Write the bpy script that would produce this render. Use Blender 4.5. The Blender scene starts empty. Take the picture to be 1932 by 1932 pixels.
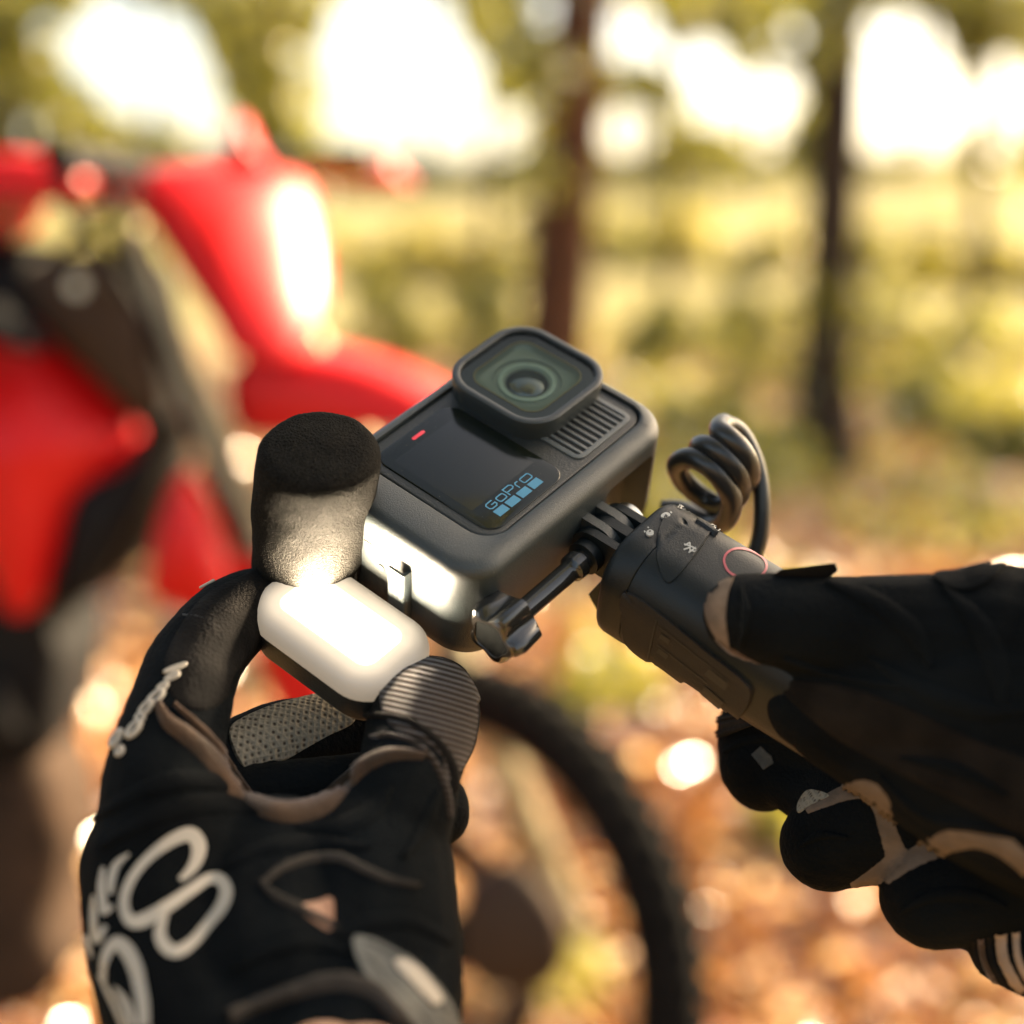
import bpy, bmesh, math, random
import numpy as np
from mathutils import Vector, Matrix, noise
from mathutils.bvhtree import BVHTree
random.seed(7); rng = np.random.default_rng(7)
sc = bpy.context.scene; COL = sc.collection
rad = math.radians

# ------------------------------------------------------------------ camera
FPX = 3018.75                      # focal length in px of a 1932 px wide frame
PITCH = rad(9.3); CAMH = 1.04
cam_loc = Vector((0, 0, CAMH))
cX = Vector((1, 0, 0)); cF = Vector((0, math.cos(PITCH), -math.sin(PITCH))); cU = Vector((0, math.sin(PITCH), math.cos(PITCH)))
cd = bpy.data.cameras.new('camera'); cam = bpy.data.objects.new('camera', cd); COL.objects.link(cam)
cam.location = cam_loc; cam.rotation_euler = (math.pi/2 - PITCH, 0, 0)
cd.sensor_width = 22.4; cd.sensor_height = 22.4; cd.lens = 35.0
cd.clip_start = 0.02; cd.clip_end = 2000
cd.dof.use_dof = True; cd.dof.focus_distance = 0.447; cd.dof.aperture_fstop = 2.35
sc.camera = cam

# ------------------------------------------------------------------ sky, sun, exposure
SUN_EL, SUN_AZ = 33.0, 58.0        # degrees; azimuth to the right of the view direction
w = bpy.data.worlds.new('World'); sc.world = w; w.use_nodes = True
nt = w.node_tree; bg = nt.nodes['Background']
sky = nt.nodes.new('ShaderNodeTexSky'); sky.sky_type = 'NISHITA'; sky.sun_disc = False
sky.sun_elevation = rad(SUN_EL); sky.sun_rotation = rad(SUN_AZ); sky.air_density = 0.75; sky.dust_density = 4.0; sky.ozone_density = 0.3
warm = nt.nodes.new('ShaderNodeMix'); warm.data_type = 'RGBA'; warm.blend_type = 'MULTIPLY'; warm.inputs['Factor'].default_value = 1.0
warm.inputs['B'].default_value = (1.0, .90, .72, 1)      # hazy late-summer air
nt.links.new(sky.outputs[0], warm.inputs['A']); nt.links.new(warm.outputs['Result'], bg.inputs[0]); bg.inputs[1].default_value = 0.12
sl = bpy.data.lights.new('sun', 'SUN'); sl.energy = 5.0; sl.angle = rad(0.53); sl.color = (1.0, 0.78, 0.49)
so = bpy.data.objects.new('sun', sl); COL.objects.link(so)
sdir = Vector((math.sin(rad(SUN_AZ))*math.cos(rad(SUN_EL)), math.cos(rad(SUN_AZ))*math.cos(rad(SUN_EL)), math.sin(rad(SUN_EL))))
so.rotation_euler = sdir.to_track_quat('Z', 'Y').to_euler(); so.location = sdir*30
sc.view_settings.view_transform = 'Standard'; sc.view_settings.look = 'None'
sc.view_settings.exposure = 2.5; sc.view_settings.gamma = 1.0; sc.view_settings.use_curve_mapping = False
sc.cycles.use_denoising = True; sc.cycles.max_bounces = 6; sc.cycles.transparent_max_bounces = 12
sc.cycles.sample_clamp_indirect = 8.0

# ------------------------------------------------------------------ helpers
def P(u, v, d):
    """A point seen at (u, v) of the 1932 px photograph, d metres deep."""
    return cam_loc + (cF + cX*((float(u)-966)/FPX) - cU*((float(v)-966)/FPX))*float(d)
def onplane(u, v, y):
    r = cF + cX*((float(u)-966)/FPX) - cU*((float(v)-966)/FPX)
    return cam_loc + r*float(y/r.y)
def onground(u, v, z=0.0):
    r = cF + cX*((float(u)-966)/FPX) - cU*((float(v)-966)/FPX)
    return cam_loc + r*((z-cam_loc.z)/r.z)

def mat(name, col, rough=0.6, spec=0.5, metal=0.0, bump=0.0, bscale=200.0, var=0.0, vscale=30.0, col2=None, coat=0.0, detail=3.0, sheen=0.0, dust=0.0):
    m = bpy.data.materials.new(name); m.use_nodes = True; n = m.node_tree; b = n.nodes['Principled BSDF']
    b.inputs['Base Color'].default_value = (*col, 1); b.inputs['Roughness'].default_value = rough
    b.inputs['Specular IOR Level'].default_value = spec; b.inputs['Metallic'].default_value = metal
    if coat: b.inputs['Coat Weight'].default_value = coat; b.inputs['Coat Roughness'].default_value = 0.05
    if sheen: b.inputs['Sheen Weight'].default_value = sheen; b.inputs['Sheen Roughness'].default_value = 0.45
    tc = n.nodes.new('ShaderNodeTexCoord')
    if var or col2:
        t = n.nodes.new('ShaderNodeTexNoise'); t.inputs['Scale'].default_value = vscale; t.inputs['Detail'].default_value = 5
        n.links.new(tc.outputs['Object'], t.inputs['Vector'])
        r = n.nodes.new('ShaderNodeValToRGB'); r.color_ramp.elements[0].position = .32; r.color_ramp.elements[1].position = .68
        c2 = col2 or tuple(c*(1+var) for c in col); c1 = col if col2 else tuple(c*(1-var) for c in col)
        r.color_ramp.elements[0].color = (*c1, 1); r.color_ramp.elements[1].color = (*c2, 1)
        n.links.new(t.outputs['Fac'], r.inputs[0]); n.links.new(r.outputs[0], b.inputs['Base Color'])
    if dust:
        t = n.nodes.new('ShaderNodeTexNoise'); t.inputs['Scale'].default_value = 1500; t.inputs['Detail'].default_value = 2
        n.links.new(tc.outputs['Object'], t.inputs['Vector'])
        r = n.nodes.new('ShaderNodeMapRange'); r.inputs['From Min'].default_value = .70; r.inputs['From Max'].default_value = .76; r.inputs['To Max'].default_value = dust
        n.links.new(t.outputs['Fac'], r.inputs[0])
        mx = n.nodes.new('ShaderNodeMix'); mx.data_type = 'RGBA'; mx.inputs['B'].default_value = (.25, .22, .17, 1)
        src = b.inputs['Base Color'].links[0].from_socket if b.inputs['Base Color'].links else None
        if src: n.links.new(src, mx.inputs['A'])
        else: mx.inputs['A'].default_value = (*col, 1)
        n.links.new(r.outputs[0], mx.inputs['Factor']); n.links.new(mx.outputs['Result'], b.inputs['Base Color'])
    if bump:
        t = n.nodes.new('ShaderNodeTexNoise'); t.inputs['Scale'].default_value = bscale; t.inputs['Detail'].default_value = detail
        n.links.new(tc.outputs['Object'], t.inputs['Vector'])
        bp = n.nodes.new('ShaderNodeBump'); bp.inputs['Strength'].default_value = bump; bp.inputs['Distance'].default_value = 0.0006
        n.links.new(t.outputs['Fac'], bp.inputs['Height']); n.links.new(bp.outputs[0], b.inputs['Normal'])
    return m

def leafmat(name, cols, trans=0.55, rough=0.35, gloss=0.08, const=False):
    m = bpy.data.materials.new(name); m.use_nodes = True; n = m.node_tree
    out = n.nodes['Material Output']; n.nodes.remove(n.nodes['Principled BSDF'])
    g = n.nodes.new('ShaderNodeNewGeometry'); r = n.nodes.new('ShaderNodeValToRGB')
    el = r.color_ramp.elements
    K = len(cols) if const else len(cols)-1
    for i, c in enumerate(cols):
        e = el[i] if i < 2 else el.new(i/K)
        e.position = i/K; e.color = (*c, 1)
    if const: r.color_ramp.interpolation = 'CONSTANT'
    n.links.new(g.outputs['Random Per Island'], r.inputs[0])
    d = n.nodes.new('ShaderNodeBsdfDiffuse'); t = n.nodes.new('ShaderNodeBsdfTranslucent'); gl = n.nodes.new('ShaderNodeBsdfGlossy')
    gl.inputs['Roughness'].default_value = rough; gl.inputs['Color'].default_value = (.9, .9, .9, 1)
    n.links.new(r.outputs[0], d.inputs[0]); n.links.new(r.outputs[0], t.inputs[0])
    mx = n.nodes.new('ShaderNodeMixShader'); mx.inputs[0].default_value = trans
    n.links.new(d.outputs[0], mx.inputs[1]); n.links.new(t.outputs[0], mx.inputs[2])
    m2 = n.nodes.new('ShaderNodeMixShader'); m2.inputs[0].default_value = gloss
    n.links.new(mx.outputs[0], m2.inputs[1]); n.links.new(gl.outputs[0], m2.inputs[2])
    n.links.new(m2.outputs[0], out.inputs[0])
    return m

def link(name, me, m=None, parent=None, smooth=True, sharp=35):
    o = bpy.data.objects.new(name, me); COL.objects.link(o)
    if m is not None: me.materials.append(m)
    if parent is not None: o.parent = parent
    if smooth and len(me.polygons):
        me.shade_smooth()
        if sharp: me.set_sharp_from_angle(angle=rad(sharp))
    return o
def thing(name, label, cat, M=None, group=None):
    o = bpy.data.objects.new(name, None); COL.objects.link(o); o.empty_display_size = .02
    if M is not None: o.matrix_world = M if isinstance(M, Matrix) else Matrix.Translation(M)
    o['label'] = label; o['category'] = cat
    if group: o['group'] = group
    return o
def tag(o, label=None, cat=None, group=None, kind=None):
    for k, v in (('label', label), ('category', cat), ('group', group), ('kind', kind)):
        if v: o[k] = v
    return o
def pydata(name, V, F):
    me = bpy.data.meshes.new(name); me.from_pydata([tuple(v) for v in V], [], F); me.update(); return me
def loft(name, loops, cap0=True, cap1=True, closed=True):
    n = len(loops[0]); V = [p for l in loops for p in l]; F = []
    for i in range(len(loops)-1):
        for j in range(n if closed else n-1):
            k = (j+1) % n
            F.append((i*n+j, i*n+k, (i+1)*n+k, (i+1)*n+j))
    if cap0: F.append(tuple(range(n-1, -1, -1)))
    if cap1: F.append(tuple((len(loops)-1)*n+j for j in range(n)))
    me = pydata(name, V, F)
    bm = bmesh.new(); bm.from_mesh(me); bmesh.ops.recalc_face_normals(bm, faces=bm.faces); bm.to_mesh(me); bm.free()
    return me
def rr(cx, cy, hx, hy, r, z, n=6, ax='xy'):
    r = max(min(r, hx, hy), 1e-5); L = []
    for (sx, sy, a0) in ((1, 1, 0), (-1, 1, 90), (-1, -1, 180), (1, -1, 270)):
        for i in range(n+1):
            a = rad(a0+90*i/n)
            x = cx+sx*(hx-r)+r*math.cos(a); y = cy+sy*(hy-r)+r*math.sin(a)
            L.append((x, y, z) if ax == 'xy' else (x, z, y) if ax == 'xz' else (z, x, y))
    return L
def fillet(f, z0, k=4, up=1):
    """(inset, z) pairs from the rim (inset f at z0) to the full outline f lower."""
    return [(f*(1-math.sin(math.pi/2*i/k)), z0-up*f*(1-math.cos(math.pi/2*i/k))) for i in range(k+1)]
def rbox(name, cx, cy, hx, hy, r, z0, z1, f=.8, n=6, ax='xy', fb=None):
    """A rounded-rectangle block from z0 (top, fillet f) down to z1 (bottom, fillet fb)."""
    fb = f if fb is None else fb; K = 4
    prof = [(f*(1-math.sin(math.pi/2*i/K)), z0-f*(1-math.cos(math.pi/2*i/K))) for i in range(K+1)]
    prof += [(fb*(1-math.cos(math.pi/2*i/K)), z1+fb*(1-math.sin(math.pi/2*i/K))) for i in range(K+1)]
    return loft(name, [rr(cx, cy, hx-i, hy-i, max(r-i, .15), z, n, ax) for i, z in prof])
def scale_mesh(me, s=.001):
    me.transform(Matrix.Scale(s, 4)); return me
def tube(name, pts, radii, n=12, cap=True, closed=False):
    pts = [Vector(p) for p in pts]; N = len(pts)
    if not hasattr(radii, '__len__'): radii = [radii]*N
    T = []
    for i in range(N):
        a = pts[(i-1) % N] if (closed or i > 0) else pts[i]; b = pts[(i+1) % N] if (closed or i < N-1) else pts[i]
        T.append((b-a).normalized())
    up = Vector((0, 0, 1)) if abs(T[0].z) < .9 else Vector((1, 0, 0))
    x = T[0].cross(up).normalized(); loops = []
    for i in range(N):
        x = (x-T[i]*x.dot(T[i])).normalized(); y = T[i].cross(x)
        loops.append([pts[i]+radii[i]*(x*math.cos(2*math.pi*j/n)+y*math.sin(2*math.pi*j/n)) for j in range(n)])
    if closed:
        V = [p for l in loops for p in l]
        F = [(i*n+j, i*n+(j+1) % n, ((i+1) % N)*n+(j+1) % n, ((i+1) % N)*n+j) for i in range(N) for j in range(n)]
        return pydata(name, V, F)
    return loft(name, loops, cap, cap)
def smoothpath(pts, k=8, closed=False):
    """Catmull-Rom through points (tuples of any length)."""
    A = np.array(pts, float); N = len(A); out = []
    rngi = range(N if closed else N-1)
    for i in rngi:
        p0 = A[(i-1) % N] if (closed or i > 0) else A[i]; p1 = A[i]; p2 = A[(i+1) % N]
        p3 = A[(i+2) % N] if (closed or i+2 < N) else A[(i+1) % N]
        for j in range(k):
            t = j/k
            out.append(.5*((2*p1)+(-p0+p2)*t+(2*p0-5*p1+4*p2-p3)*t*t+(-p0+3*p1-3*p2+p3)*t**3))
    if not closed: out.append(A[-1])
    return out
def join(name, meshes):
    V, F = [], []
    for me in meshes:
        o = len(V); V += [tuple(v.co) for v in me.vertices]; F += [tuple(i+o for i in p.vertices) for p in me.polygons]
        bpy.data.meshes.remove(me)
    return pydata(name, V, F)
def evaluated(o, name):
    """The object's mesh with its modifiers applied, as a new mesh."""
    dg = bpy.context.evaluated_depsgraph_get(); dg.update()
    me = bpy.data.meshes.new_from_object(o.evaluated_get(dg)); me.name = name
    return me
def capsules(chains, n=16):
    """World-space union pieces: chains of (u, v, depth, radius in px)."""
    V, F = [], []
    for ch in chains:
        pts = smoothpath([(*P(u, v, d), r*d/FPX) for u, v, d, r in ch], 5) if len(ch) > 2 else [np.array((*P(u, v, d), r*d/FPX)) for u, v, d, r in ch]
        if len(pts) == 2: pts = [pts[0]*(1-t)+pts[1]*t for t in np.linspace(0, 1, 5)]
        a, b = Vector(pts[0][:3]), Vector(pts[-1][:3]); ra, rb = pts[0][3], pts[-1][3]
        ta = (Vector(pts[1][:3])-a).normalized(); tb = (b-Vector(pts[-2][:3])).normalized()
        seq, rs = [], []
        for k in (80, 60, 40, 20): seq.append(a-ta*float(ra*math.sin(rad(k)))); rs.append(float(ra)*math.cos(rad(k)))
        for p in pts: seq.append(Vector(p[:3])); rs.append(float(p[3]))
        for k in (20, 40, 60, 80): seq.append(b+tb*float(rb*math.sin(rad(k)))); rs.append(float(rb)*math.cos(rad(k)))
        me = tube('t', seq, rs, n); o = len(V)
        V += [tuple(v.co) for v in me.vertices]; F += [tuple(i+o for i in p.vertices) for p in me.polygons]
        bpy.data.meshes.remove(me)
    return pydata('union', V, F)
def blobmesh(name, chains, voxel=.0013, smooth=6, wr=0.0, wscale=40.0, fine=0.0):
    me = capsules(chains); o = bpy.data.objects.new('tmp', me); COL.objects.link(o)
    m = o.modifiers.new('r', 'REMESH'); m.mode = 'VOXEL'; m.voxel_size = voxel
    s = o.modifiers.new('s', 'SMOOTH'); s.factor = .5; s.iterations = smooth
    res = evaluated(o, name); bpy.data.objects.remove(o); bpy.data.meshes.remove(me)
    if wr:
        nv = len(res.vertices); co = np.empty(nv*3); res.vertices.foreach_get('co', co); co = co.reshape(-1, 3)
        no = np.array([v.normal[:] for v in res.vertices])
        d = np.array([noise.noise(Vector(c)*wscale)+.5*abs(noise.noise(Vector((c[0]*.6+c[2], c[1], c[2]*2.2))*wscale*1.7))+fine*noise.noise(Vector(c)*wscale*14) for c in co])
        co += no*(d*wr)[:, None]; res.vertices.foreach_set('co', co.ravel()); res.update()
    return res
class Surf:
    """Casts photograph pixels on a world-space mesh, to lay prints, panels and seams on it."""
    def __init__(self, me, M=None, ref=.42):
        V = [M @ v.co if M is not None else v.co.copy() for v in me.vertices]
        self.t = BVHTree.FromPolygons(V, [tuple(p.vertices) for p in me.polygons]); self.ref = ref
    def hit(self, u, v):
        dr = (P(u, v, 1)-cam_loc).normalized()
        h, nn, i, d = self.t.ray_cast(cam_loc, dr)
        if h is None:
            h, nn, i, d = self.t.find_nearest(P(u, v, self.ref))
        if nn.dot(dr) > 0: nn = -nn
        return h, nn
    def patch(self, name, poly, h, rings=7, k=5, smooth=True):
        """A panel with the outline poly (star-shaped, px), raised h above the surface, with a turned-down rim."""
        L = smoothpath(poly, k, True) if smooth else [np.array(poly[i])*(1-t)+np.array(poly[(i+1) % len(poly)])*t for i in range(len(poly)) for t in np.linspace(0, 1, k, endpoint=False)]
        c = np.mean(np.array(L), axis=0); loops = []
        for s, hh in [(1.0, -.4*h)]+[(1.0-.002, h*.55), (.985, h)]+[(1-(i+1)/rings, h) for i in range(rings-1)]+[(.02, h)]:
            row = []
            for p in L:
                q = c+(p-c)*s; a, nn = self.hit(*q); row.append(a+nn*float(hh))
            loops.append(row)
        return loft(name, loops, False, True)
    def stroke(self, name, path, width, h, k=6, closed=False, rows=4, flat=False):
        """A band along path (px; optionally per-point widths) laid on the surface; flat = print, else a raised cord."""
        Wd = width if hasattr(width, '__len__') else [width]*len(path)
        L = smoothpath([(p[0], p[1], ww) for p, ww in zip(path, Wd)], k, closed); N = len(L); loops = []
        for i in range(N):
            a = L[(i-1) % N] if (closed or i > 0) else L[i]; b = L[(i+1) % N] if (closed or i < N-1) else L[i]
            t = np.array(b[:2])-np.array(a[:2]); t /= (np.linalg.norm(t)+1e-9); nrm = np.array([-t[1], t[0]]); row = []
            for j in range(rows+1):
                s = j/rows*2-1; q = np.array(L[i][:2])+nrm*s*L[i][2]/2
                pnt, nn = self.hit(*q); hh = h if flat else h*math.sqrt(max(0, 1-s*s))-.0002
                row.append(pnt+nn*float(hh))
            loops.append(row)
        if closed: loops.append(loops[0])
        return loft(name, loops, False, False, closed=False)
def inv_to(me, parent):
    """World-space mesh into its parent's space."""
    me.transform(parent.matrix_world.inverted()); return me

# ------------------------------------------------------------------ materials
M_HOUSE = mat('black_grained_plastic', (.016, .023, .025), .46, .5, bump=.35, bscale=2700, var=.15, vscale=60, dust=.35)
M_BODY = mat('black_satin_plastic', (.011, .014, .014), .44, .45, bump=.3, bscale=1700, dust=.35)
M_RIM = mat('grey_anodised_rim', (.014, .020, .023), .42, .42, bump=.2, bscale=2500)
M_GLASS = mat('dark_screen_glass', (.004, .006, .004), .07, .32, bump=.02, bscale=300, dust=.3)
M_SCREEN = mat('dim_lcd', (.007, .009, .008), .14, .35)
M_GOLD = mat('bronze_seal', (.16, .115, .03), .4, .5)
M_LENSFLOOR = mat('lens_baffle', (.13, .15, .105), .35, .5, bump=.1, bscale=800)
M_RING = mat('lens_ring', (.26, .30, .23), .35, .5)
M_BLUE = mat('blue_print', (.034, .165, .27), .4)
M_RED = mat('red_indicator', (.75, .035, .06), .35)
M_GREYSLAT = mat('grey_slat', (.05, .058, .058), .38, .6, bump=.2, bscale=1500)
M_DARK = mat('recess_black', (.006, .006, .006), .6)
M_GLOSS = mat('glossy_black_plastic', (.012, .013, .013), .16, .6, bump=.04, bscale=400)
M_STEEL = mat('brushed_steel', (.55, .53, .47), .28, .5, metal=1, bump=.1, bscale=900)
M_CHROME = mat('worn_chrome_face', (.10, .09, .08), .34, .5, metal=1, bump=.15, bscale=300)
M_GRIP = mat('grip_rubberised_plastic', (.005, .008, .0095), .42, .26, bump=.25, bscale=2400, var=.1, vscale=40)
M_PANEL = mat('grip_leg_panel', (.012, .010, .008), .65, .3, bump=.3, bscale=1800)
M_WHITE = mat('pale_print', (.26, .27, .26), .5)
M_PINK = mat('red_ring_print', (.27, .035, .05), .4)
M_CABLE = mat('black_cable_sheath', (.011, .012, .012), .33, .45, bump=.1, bscale=600)
M_FOAM = mat('black_foam', (.008, .0076, .0066), .95, .05, bump=1.0, bscale=1800, var=.6, vscale=1500, detail=2)
M_GLOVE = mat('black_stretch_knit', (.0036, .0046, .0052), .9, .05, bump=1.0, bscale=900, var=.45, vscale=25)
M_GLOVE2 = mat('black_suede_palm', (.0085, .0075, .0065), .92, .08, bump=.9, bscale=1000, var=.4, vscale=120)
M_SUEDE = mat('brown_suede_binding', (.070, .038, .020), .9, .1, bump=.9, bscale=900, col2=(.035, .024, .016), vscale=70, sheen=.2)
M_TAN = mat('tan_stretch_mesh', (.105, .076, .054), .9, .2, bump=.7, bscale=900, var=.2, vscale=200)
M_LETTER = mat('ivory_rubber_print', (.34, .30, .24), .6, .35, bump=.15, bscale=500, var=.06, vscale=60)
M_STRAP = mat('grey_loop_strap', (.05, .052, .05), .9, .2, bump=.8, bscale=900, col2=(.15, .145, .125), vscale=60)
M_SKIN = mat('skin', (.25, .125, .070), .5, .4, bump=.3, bscale=700, var=.12, vscale=50)
M_CUFF = mat('ribbed_cuff', (.032, .027, .022), .9, .2, bump=.8, bscale=700, var=.4, vscale=60)
def knit_mat(name, col, hole, scale):
    m = mat(name, col, .9, .2); n = m.node_tree; b = n.nodes['Principled BSDF']
    tc = n.nodes.new('ShaderNodeTexCoord'); v = n.nodes.new('ShaderNodeTexVoronoi'); v.inputs['Scale'].default_value = scale
    v.inputs['Randomness'].default_value = .25
    n.links.new(tc.outputs['Object'], v.inputs['Vector'])
    r = n.nodes.new('ShaderNodeValToRGB'); r.color_ramp.elements[0].position = .18; r.color_ramp.elements[1].position = .42
    r.color_ramp.elements[0].color = (*hole, 1); r.color_ramp.elements[1].color = (*col, 1)
    n.links.new(v.outputs['Distance'], r.inputs[0]); n.links.new(r.outputs[0], b.inputs['Base Color'])
    bp = n.nodes.new('ShaderNodeBump'); bp.inputs['Strength'].default_value = .9; bp.inputs['Distance'].default_value = .0008
    n.links.new(v.outputs['Distance'], bp.inputs['Height']); n.links.new(bp.outputs[0], b.inputs['Normal'])
    return m
M_PALM = mat('brown_black_suede', (.007, .0052, .0038), .92, .10, bump=.9, bscale=1000, var=.4, vscale=90)
M_BAND = mat('pale_wrist_band', (.26, .18, .12), .85, .2, bump=.7, bscale=900, var=.2, vscale=120)
M_KNIT = knit_mat('grey_spacer_mesh', (.22, .19, .14), (.05, .035, .025), 620)
def rib_mat(name, col, scale, dirv):
    m = mat(name, col, .88, .2, sheen=.15); n = m.node_tree; b = n.nodes['Principled BSDF']
    tc = n.nodes.new('ShaderNodeTexCoord'); mp = n.nodes.new('ShaderNodeMapping'); wv = n.nodes.new('ShaderNodeTexWave')
    mp.inputs['Rotation'].default_value = dirv; wv.inputs['Scale'].default_value = scale; wv.inputs['Distortion'].default_value = .6; wv.bands_direction = 'Z'
    n.links.new(tc.outputs['Object'], mp.inputs[0]); n.links.new(mp.outputs[0], wv.inputs[0])
    r = n.nodes.new('ShaderNodeValToRGB'); r.color_ramp.elements[0].color = (*[c*.35 for c in col], 1); r.color_ramp.elements[1].color = (*col, 1)
    n.links.new(wv.outputs['Fac'], r.inputs[0]); n.links.new(r.outputs[0], b.inputs['Base Color'])
    bp = n.nodes.new('ShaderNodeBump'); bp.inputs['Strength'].default_value = .8; bp.inputs['Distance'].default_value = .0008
    n.links.new(wv.outputs['Fac'], bp.inputs['Height']); n.links.new(bp.outputs[0], b.inputs['Normal'])
    return m
M_RIB = rib_mat('ribbed_thumb_knit', (.034, .023, .016), 210, (rad(20), rad(-14), 0))

# ================================================================== SETTING
def ground_mat():
    m = bpy.data.materials.new('forest_floor'); m.use_nodes = True; n = m.node_tree; b = n.nodes['Principled BSDF']; b.inputs['Roughness'].default_value = .9
    tc = n.nodes.new('ShaderNodeTexCoord')
    t = n.nodes.new('ShaderNodeTexNoise'); t.inputs['Scale'].default_value = 9; t.inputs['Detail'].default_value = 8
    t2 = n.nodes.new('ShaderNodeTexNoise'); t2.inputs['Scale'].default_value = .55; t2.inputs['Detail'].default_value = 4
    n.links.new(tc.outputs['Object'], t.inputs[0]); n.links.new(tc.outputs['Object'], t2.inputs[0])
    r = n.nodes.new('ShaderNodeValToRGB'); r.color_ramp.elements[0].position = .3; r.color_ramp.elements[1].position = .7
    r.color_ramp.elements[0].color = (.06, .030, .012, 1); r.color_ramp.elements[1].color = (.26, .14, .05, 1)
    r2 = n.nodes.new('ShaderNodeValToRGB'); r2.color_ramp.elements[0].position = .46; r2.color_ramp.elements[1].position = .6
    r2.color_ramp.elements[0].color = (0, 0, 0, 1); r2.color_ramp.elements[1].color = (.8, .8, .8, 1)
    mx = n.nodes.new('ShaderNodeMix'); mx.data_type = 'RGBA'; mx.inputs['B'].default_value = (.14, .13, .028, 1)
    n.links.new(t.outputs['Fac'], r.inputs[0]); n.links.new(t2.outputs['Fac'], r2.inputs[0])
    n.links.new(r2.outputs[0], mx.inputs['Factor']); n.links.new(r.outputs[0], mx.inputs['A']); n.links.new(mx.outputs['Result'], b.inputs['Base Color'])
    return m
gv, gf = [], []
xs = np.concatenate([np.linspace(-400, -12, 12), np.linspace(-10, 10, 41), np.linspace(12, 400, 12)])
ys = np.concatenate([np.linspace(-60, -3, 6), np.linspace(-2, 30, 65), np.linspace(34, 900, 14)])
for y in ys:
    for x in xs: gv.append((x, y, .05*noise.noise(Vector((x*.5, y*.5, 0))) if (abs(x) < 11 and y < 31) else 0))
nx = len(xs)
for j in range(len(ys)-1):
    for i in range(nx-1): gf.append((j*nx+i, j*nx+i+1, (j+1)*nx+i+1, (j+1)*nx+i))
tag(link('ground', pydata('ground', gv, gf), ground_mat()), 'brown leaf strewn forest floor', kind='structure')

def meadow_mat():
    m = bpy.data.materials.new('dry_meadow_grass'); m.use_nodes = True; n = m.node_tree; b = n.nodes['Principled BSDF']; b.inputs['Roughness'].default_value = .95; b.inputs['Specular IOR Level'].default_value = .1
    tc = n.nodes.new('ShaderNodeTexCoord'); t = n.nodes.new('ShaderNodeTexNoise'); t.inputs['Scale'].default_value = .45; t.inputs['Detail'].default_value = 7
    n.links.new(tc.outputs['Object'], t.inputs[0]); r = n.nodes.new('ShaderNodeValToRGB'); e = r.color_ramp.elements
    e[0].position = .36; e[0].color = (.12, .105, .035, 1); e[1].position = .64; e[1].color = (.25, .225, .115, 1)
    n.links.new(t.outputs['Fac'], r.inputs[0]); n.links.new(r.outputs[0], b.inputs['Base Color']); return m
mv, mf = [], []
bx_ = np.linspace(-120, 120, 61); by_ = [19, 21, 23, 26, 30, 35, 41, 48, 56, 66, 90]; bz_ = [-.3, .05, .25, .6, 1.15, 1.8, 2.5, 3.3, 4.1, 4.6, 4.2]
for y, z in zip(by_, bz_):
    for x in bx_: mv.append((x, y, z+(.25*noise.noise(Vector((x*.12, y*.12, 3)))+.5*noise.noise(Vector((x*.035, 2, 3))))*min(1, max(0, z))))
for j in range(len(by_)-1):
    for i in range(60): mf.append((j*61+i, j*61+i+1, (j+1)*61+i+1, (j+1)*61+i))
tag(link('meadow_bank', pydata('meadow_bank', mv, mf), meadow_mat()), 'sunlit yellow green meadow rising beyond the wood', kind='structure')

def leafcloud(name, C, size, m, parent=None, flat=False, elong=1.6, mesh_only=False):
    """One mesh of small folded leaves at points C."""
    C = np.asarray(C, float); N = len(C)
    a = rng.normal(size=(N, 3)); 
    if flat: a[:, 2] = np.abs(a[:, 2])*.25
    a /= np.linalg.norm(a, axis=1)[:, None]
    b = rng.normal(size=(N, 3)); b -= a*(a*b).sum(1)[:, None]; b /= np.linalg.norm(b, axis=1)[:, None]
    nrm = np.cross(a, b); s = size*rng.uniform(.6, 1.35, N)[:, None]
    v = np.empty((N, 4, 3)); v[:, 0] = C-a*s*elong/2; v[:, 1] = C+b*s/2+nrm*s*.18; v[:, 2] = C+a*s*elong/2; v[:, 3] = C-b*s/2+nrm*s*.18
    me = bpy.data.meshes.new(name); me.vertices.add(N*4); me.vertices.foreach_set('co', v.ravel())
    idx = np.arange(N*4).reshape(-1, 4); tri = np.concatenate([idx[:, [0, 1, 2]], idx[:, [0, 2, 3]]], axis=1).ravel()
    me.loops.add(N*6); me.loops.foreach_set('vertex_index', tri); me.polygons.add(N*2)
    me.polygons.foreach_set('loop_start', np.arange(0, N*6, 3)); me.polygons.foreach_set('loop_total', np.full(N*2, 3))
    me.update(); me.validate()
    if mesh_only: me.materials.append(m); return me
    return link(name, me, m, parent, smooth=False)

M_LEAF = leafmat('canopy_leaf', [(.10, .11, .011), (.20, .20, .02), (.31, .28, .035), (.17, .17, .016)], .62)
M_LEAFD = leafmat('shade_leaf', [(.022, .024, .005), (.05, .045, .008), (.075, .06, .010)], .4)
M_HEDGE = leafmat('sunlit_leaf', [(.24, .23, .025), (.38, .33, .045), (.48, .40, .08), (.30, .27, .04)], .6)
M_LITTER = leafmat('dry_leaf', [(.12, .046, .014), (.27, .105, .027), (.42, .185, .052), (.18, .070, .020), (.84, .52, .24), (.14, .056, .017), (.34, .135, .035), (.88, .63, .33), (.22, .088, .024), (.13, .052, .016)], .35, .22, .13, True)
M_SHRUB = leafmat('shrub_leaf', [(.09, .09, .010), (.17, .165, .014), (.40, .38, .045), (.12, .12, .012), (.54, .49, .10), (.25, .235, .024)], .5, .3, .08, True)
M_FAR = leafmat('far_leaf', [(.13, .135, .012), (.26, .26, .024), (.42, .39, .05), (.20, .20, .018)], .62)
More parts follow.
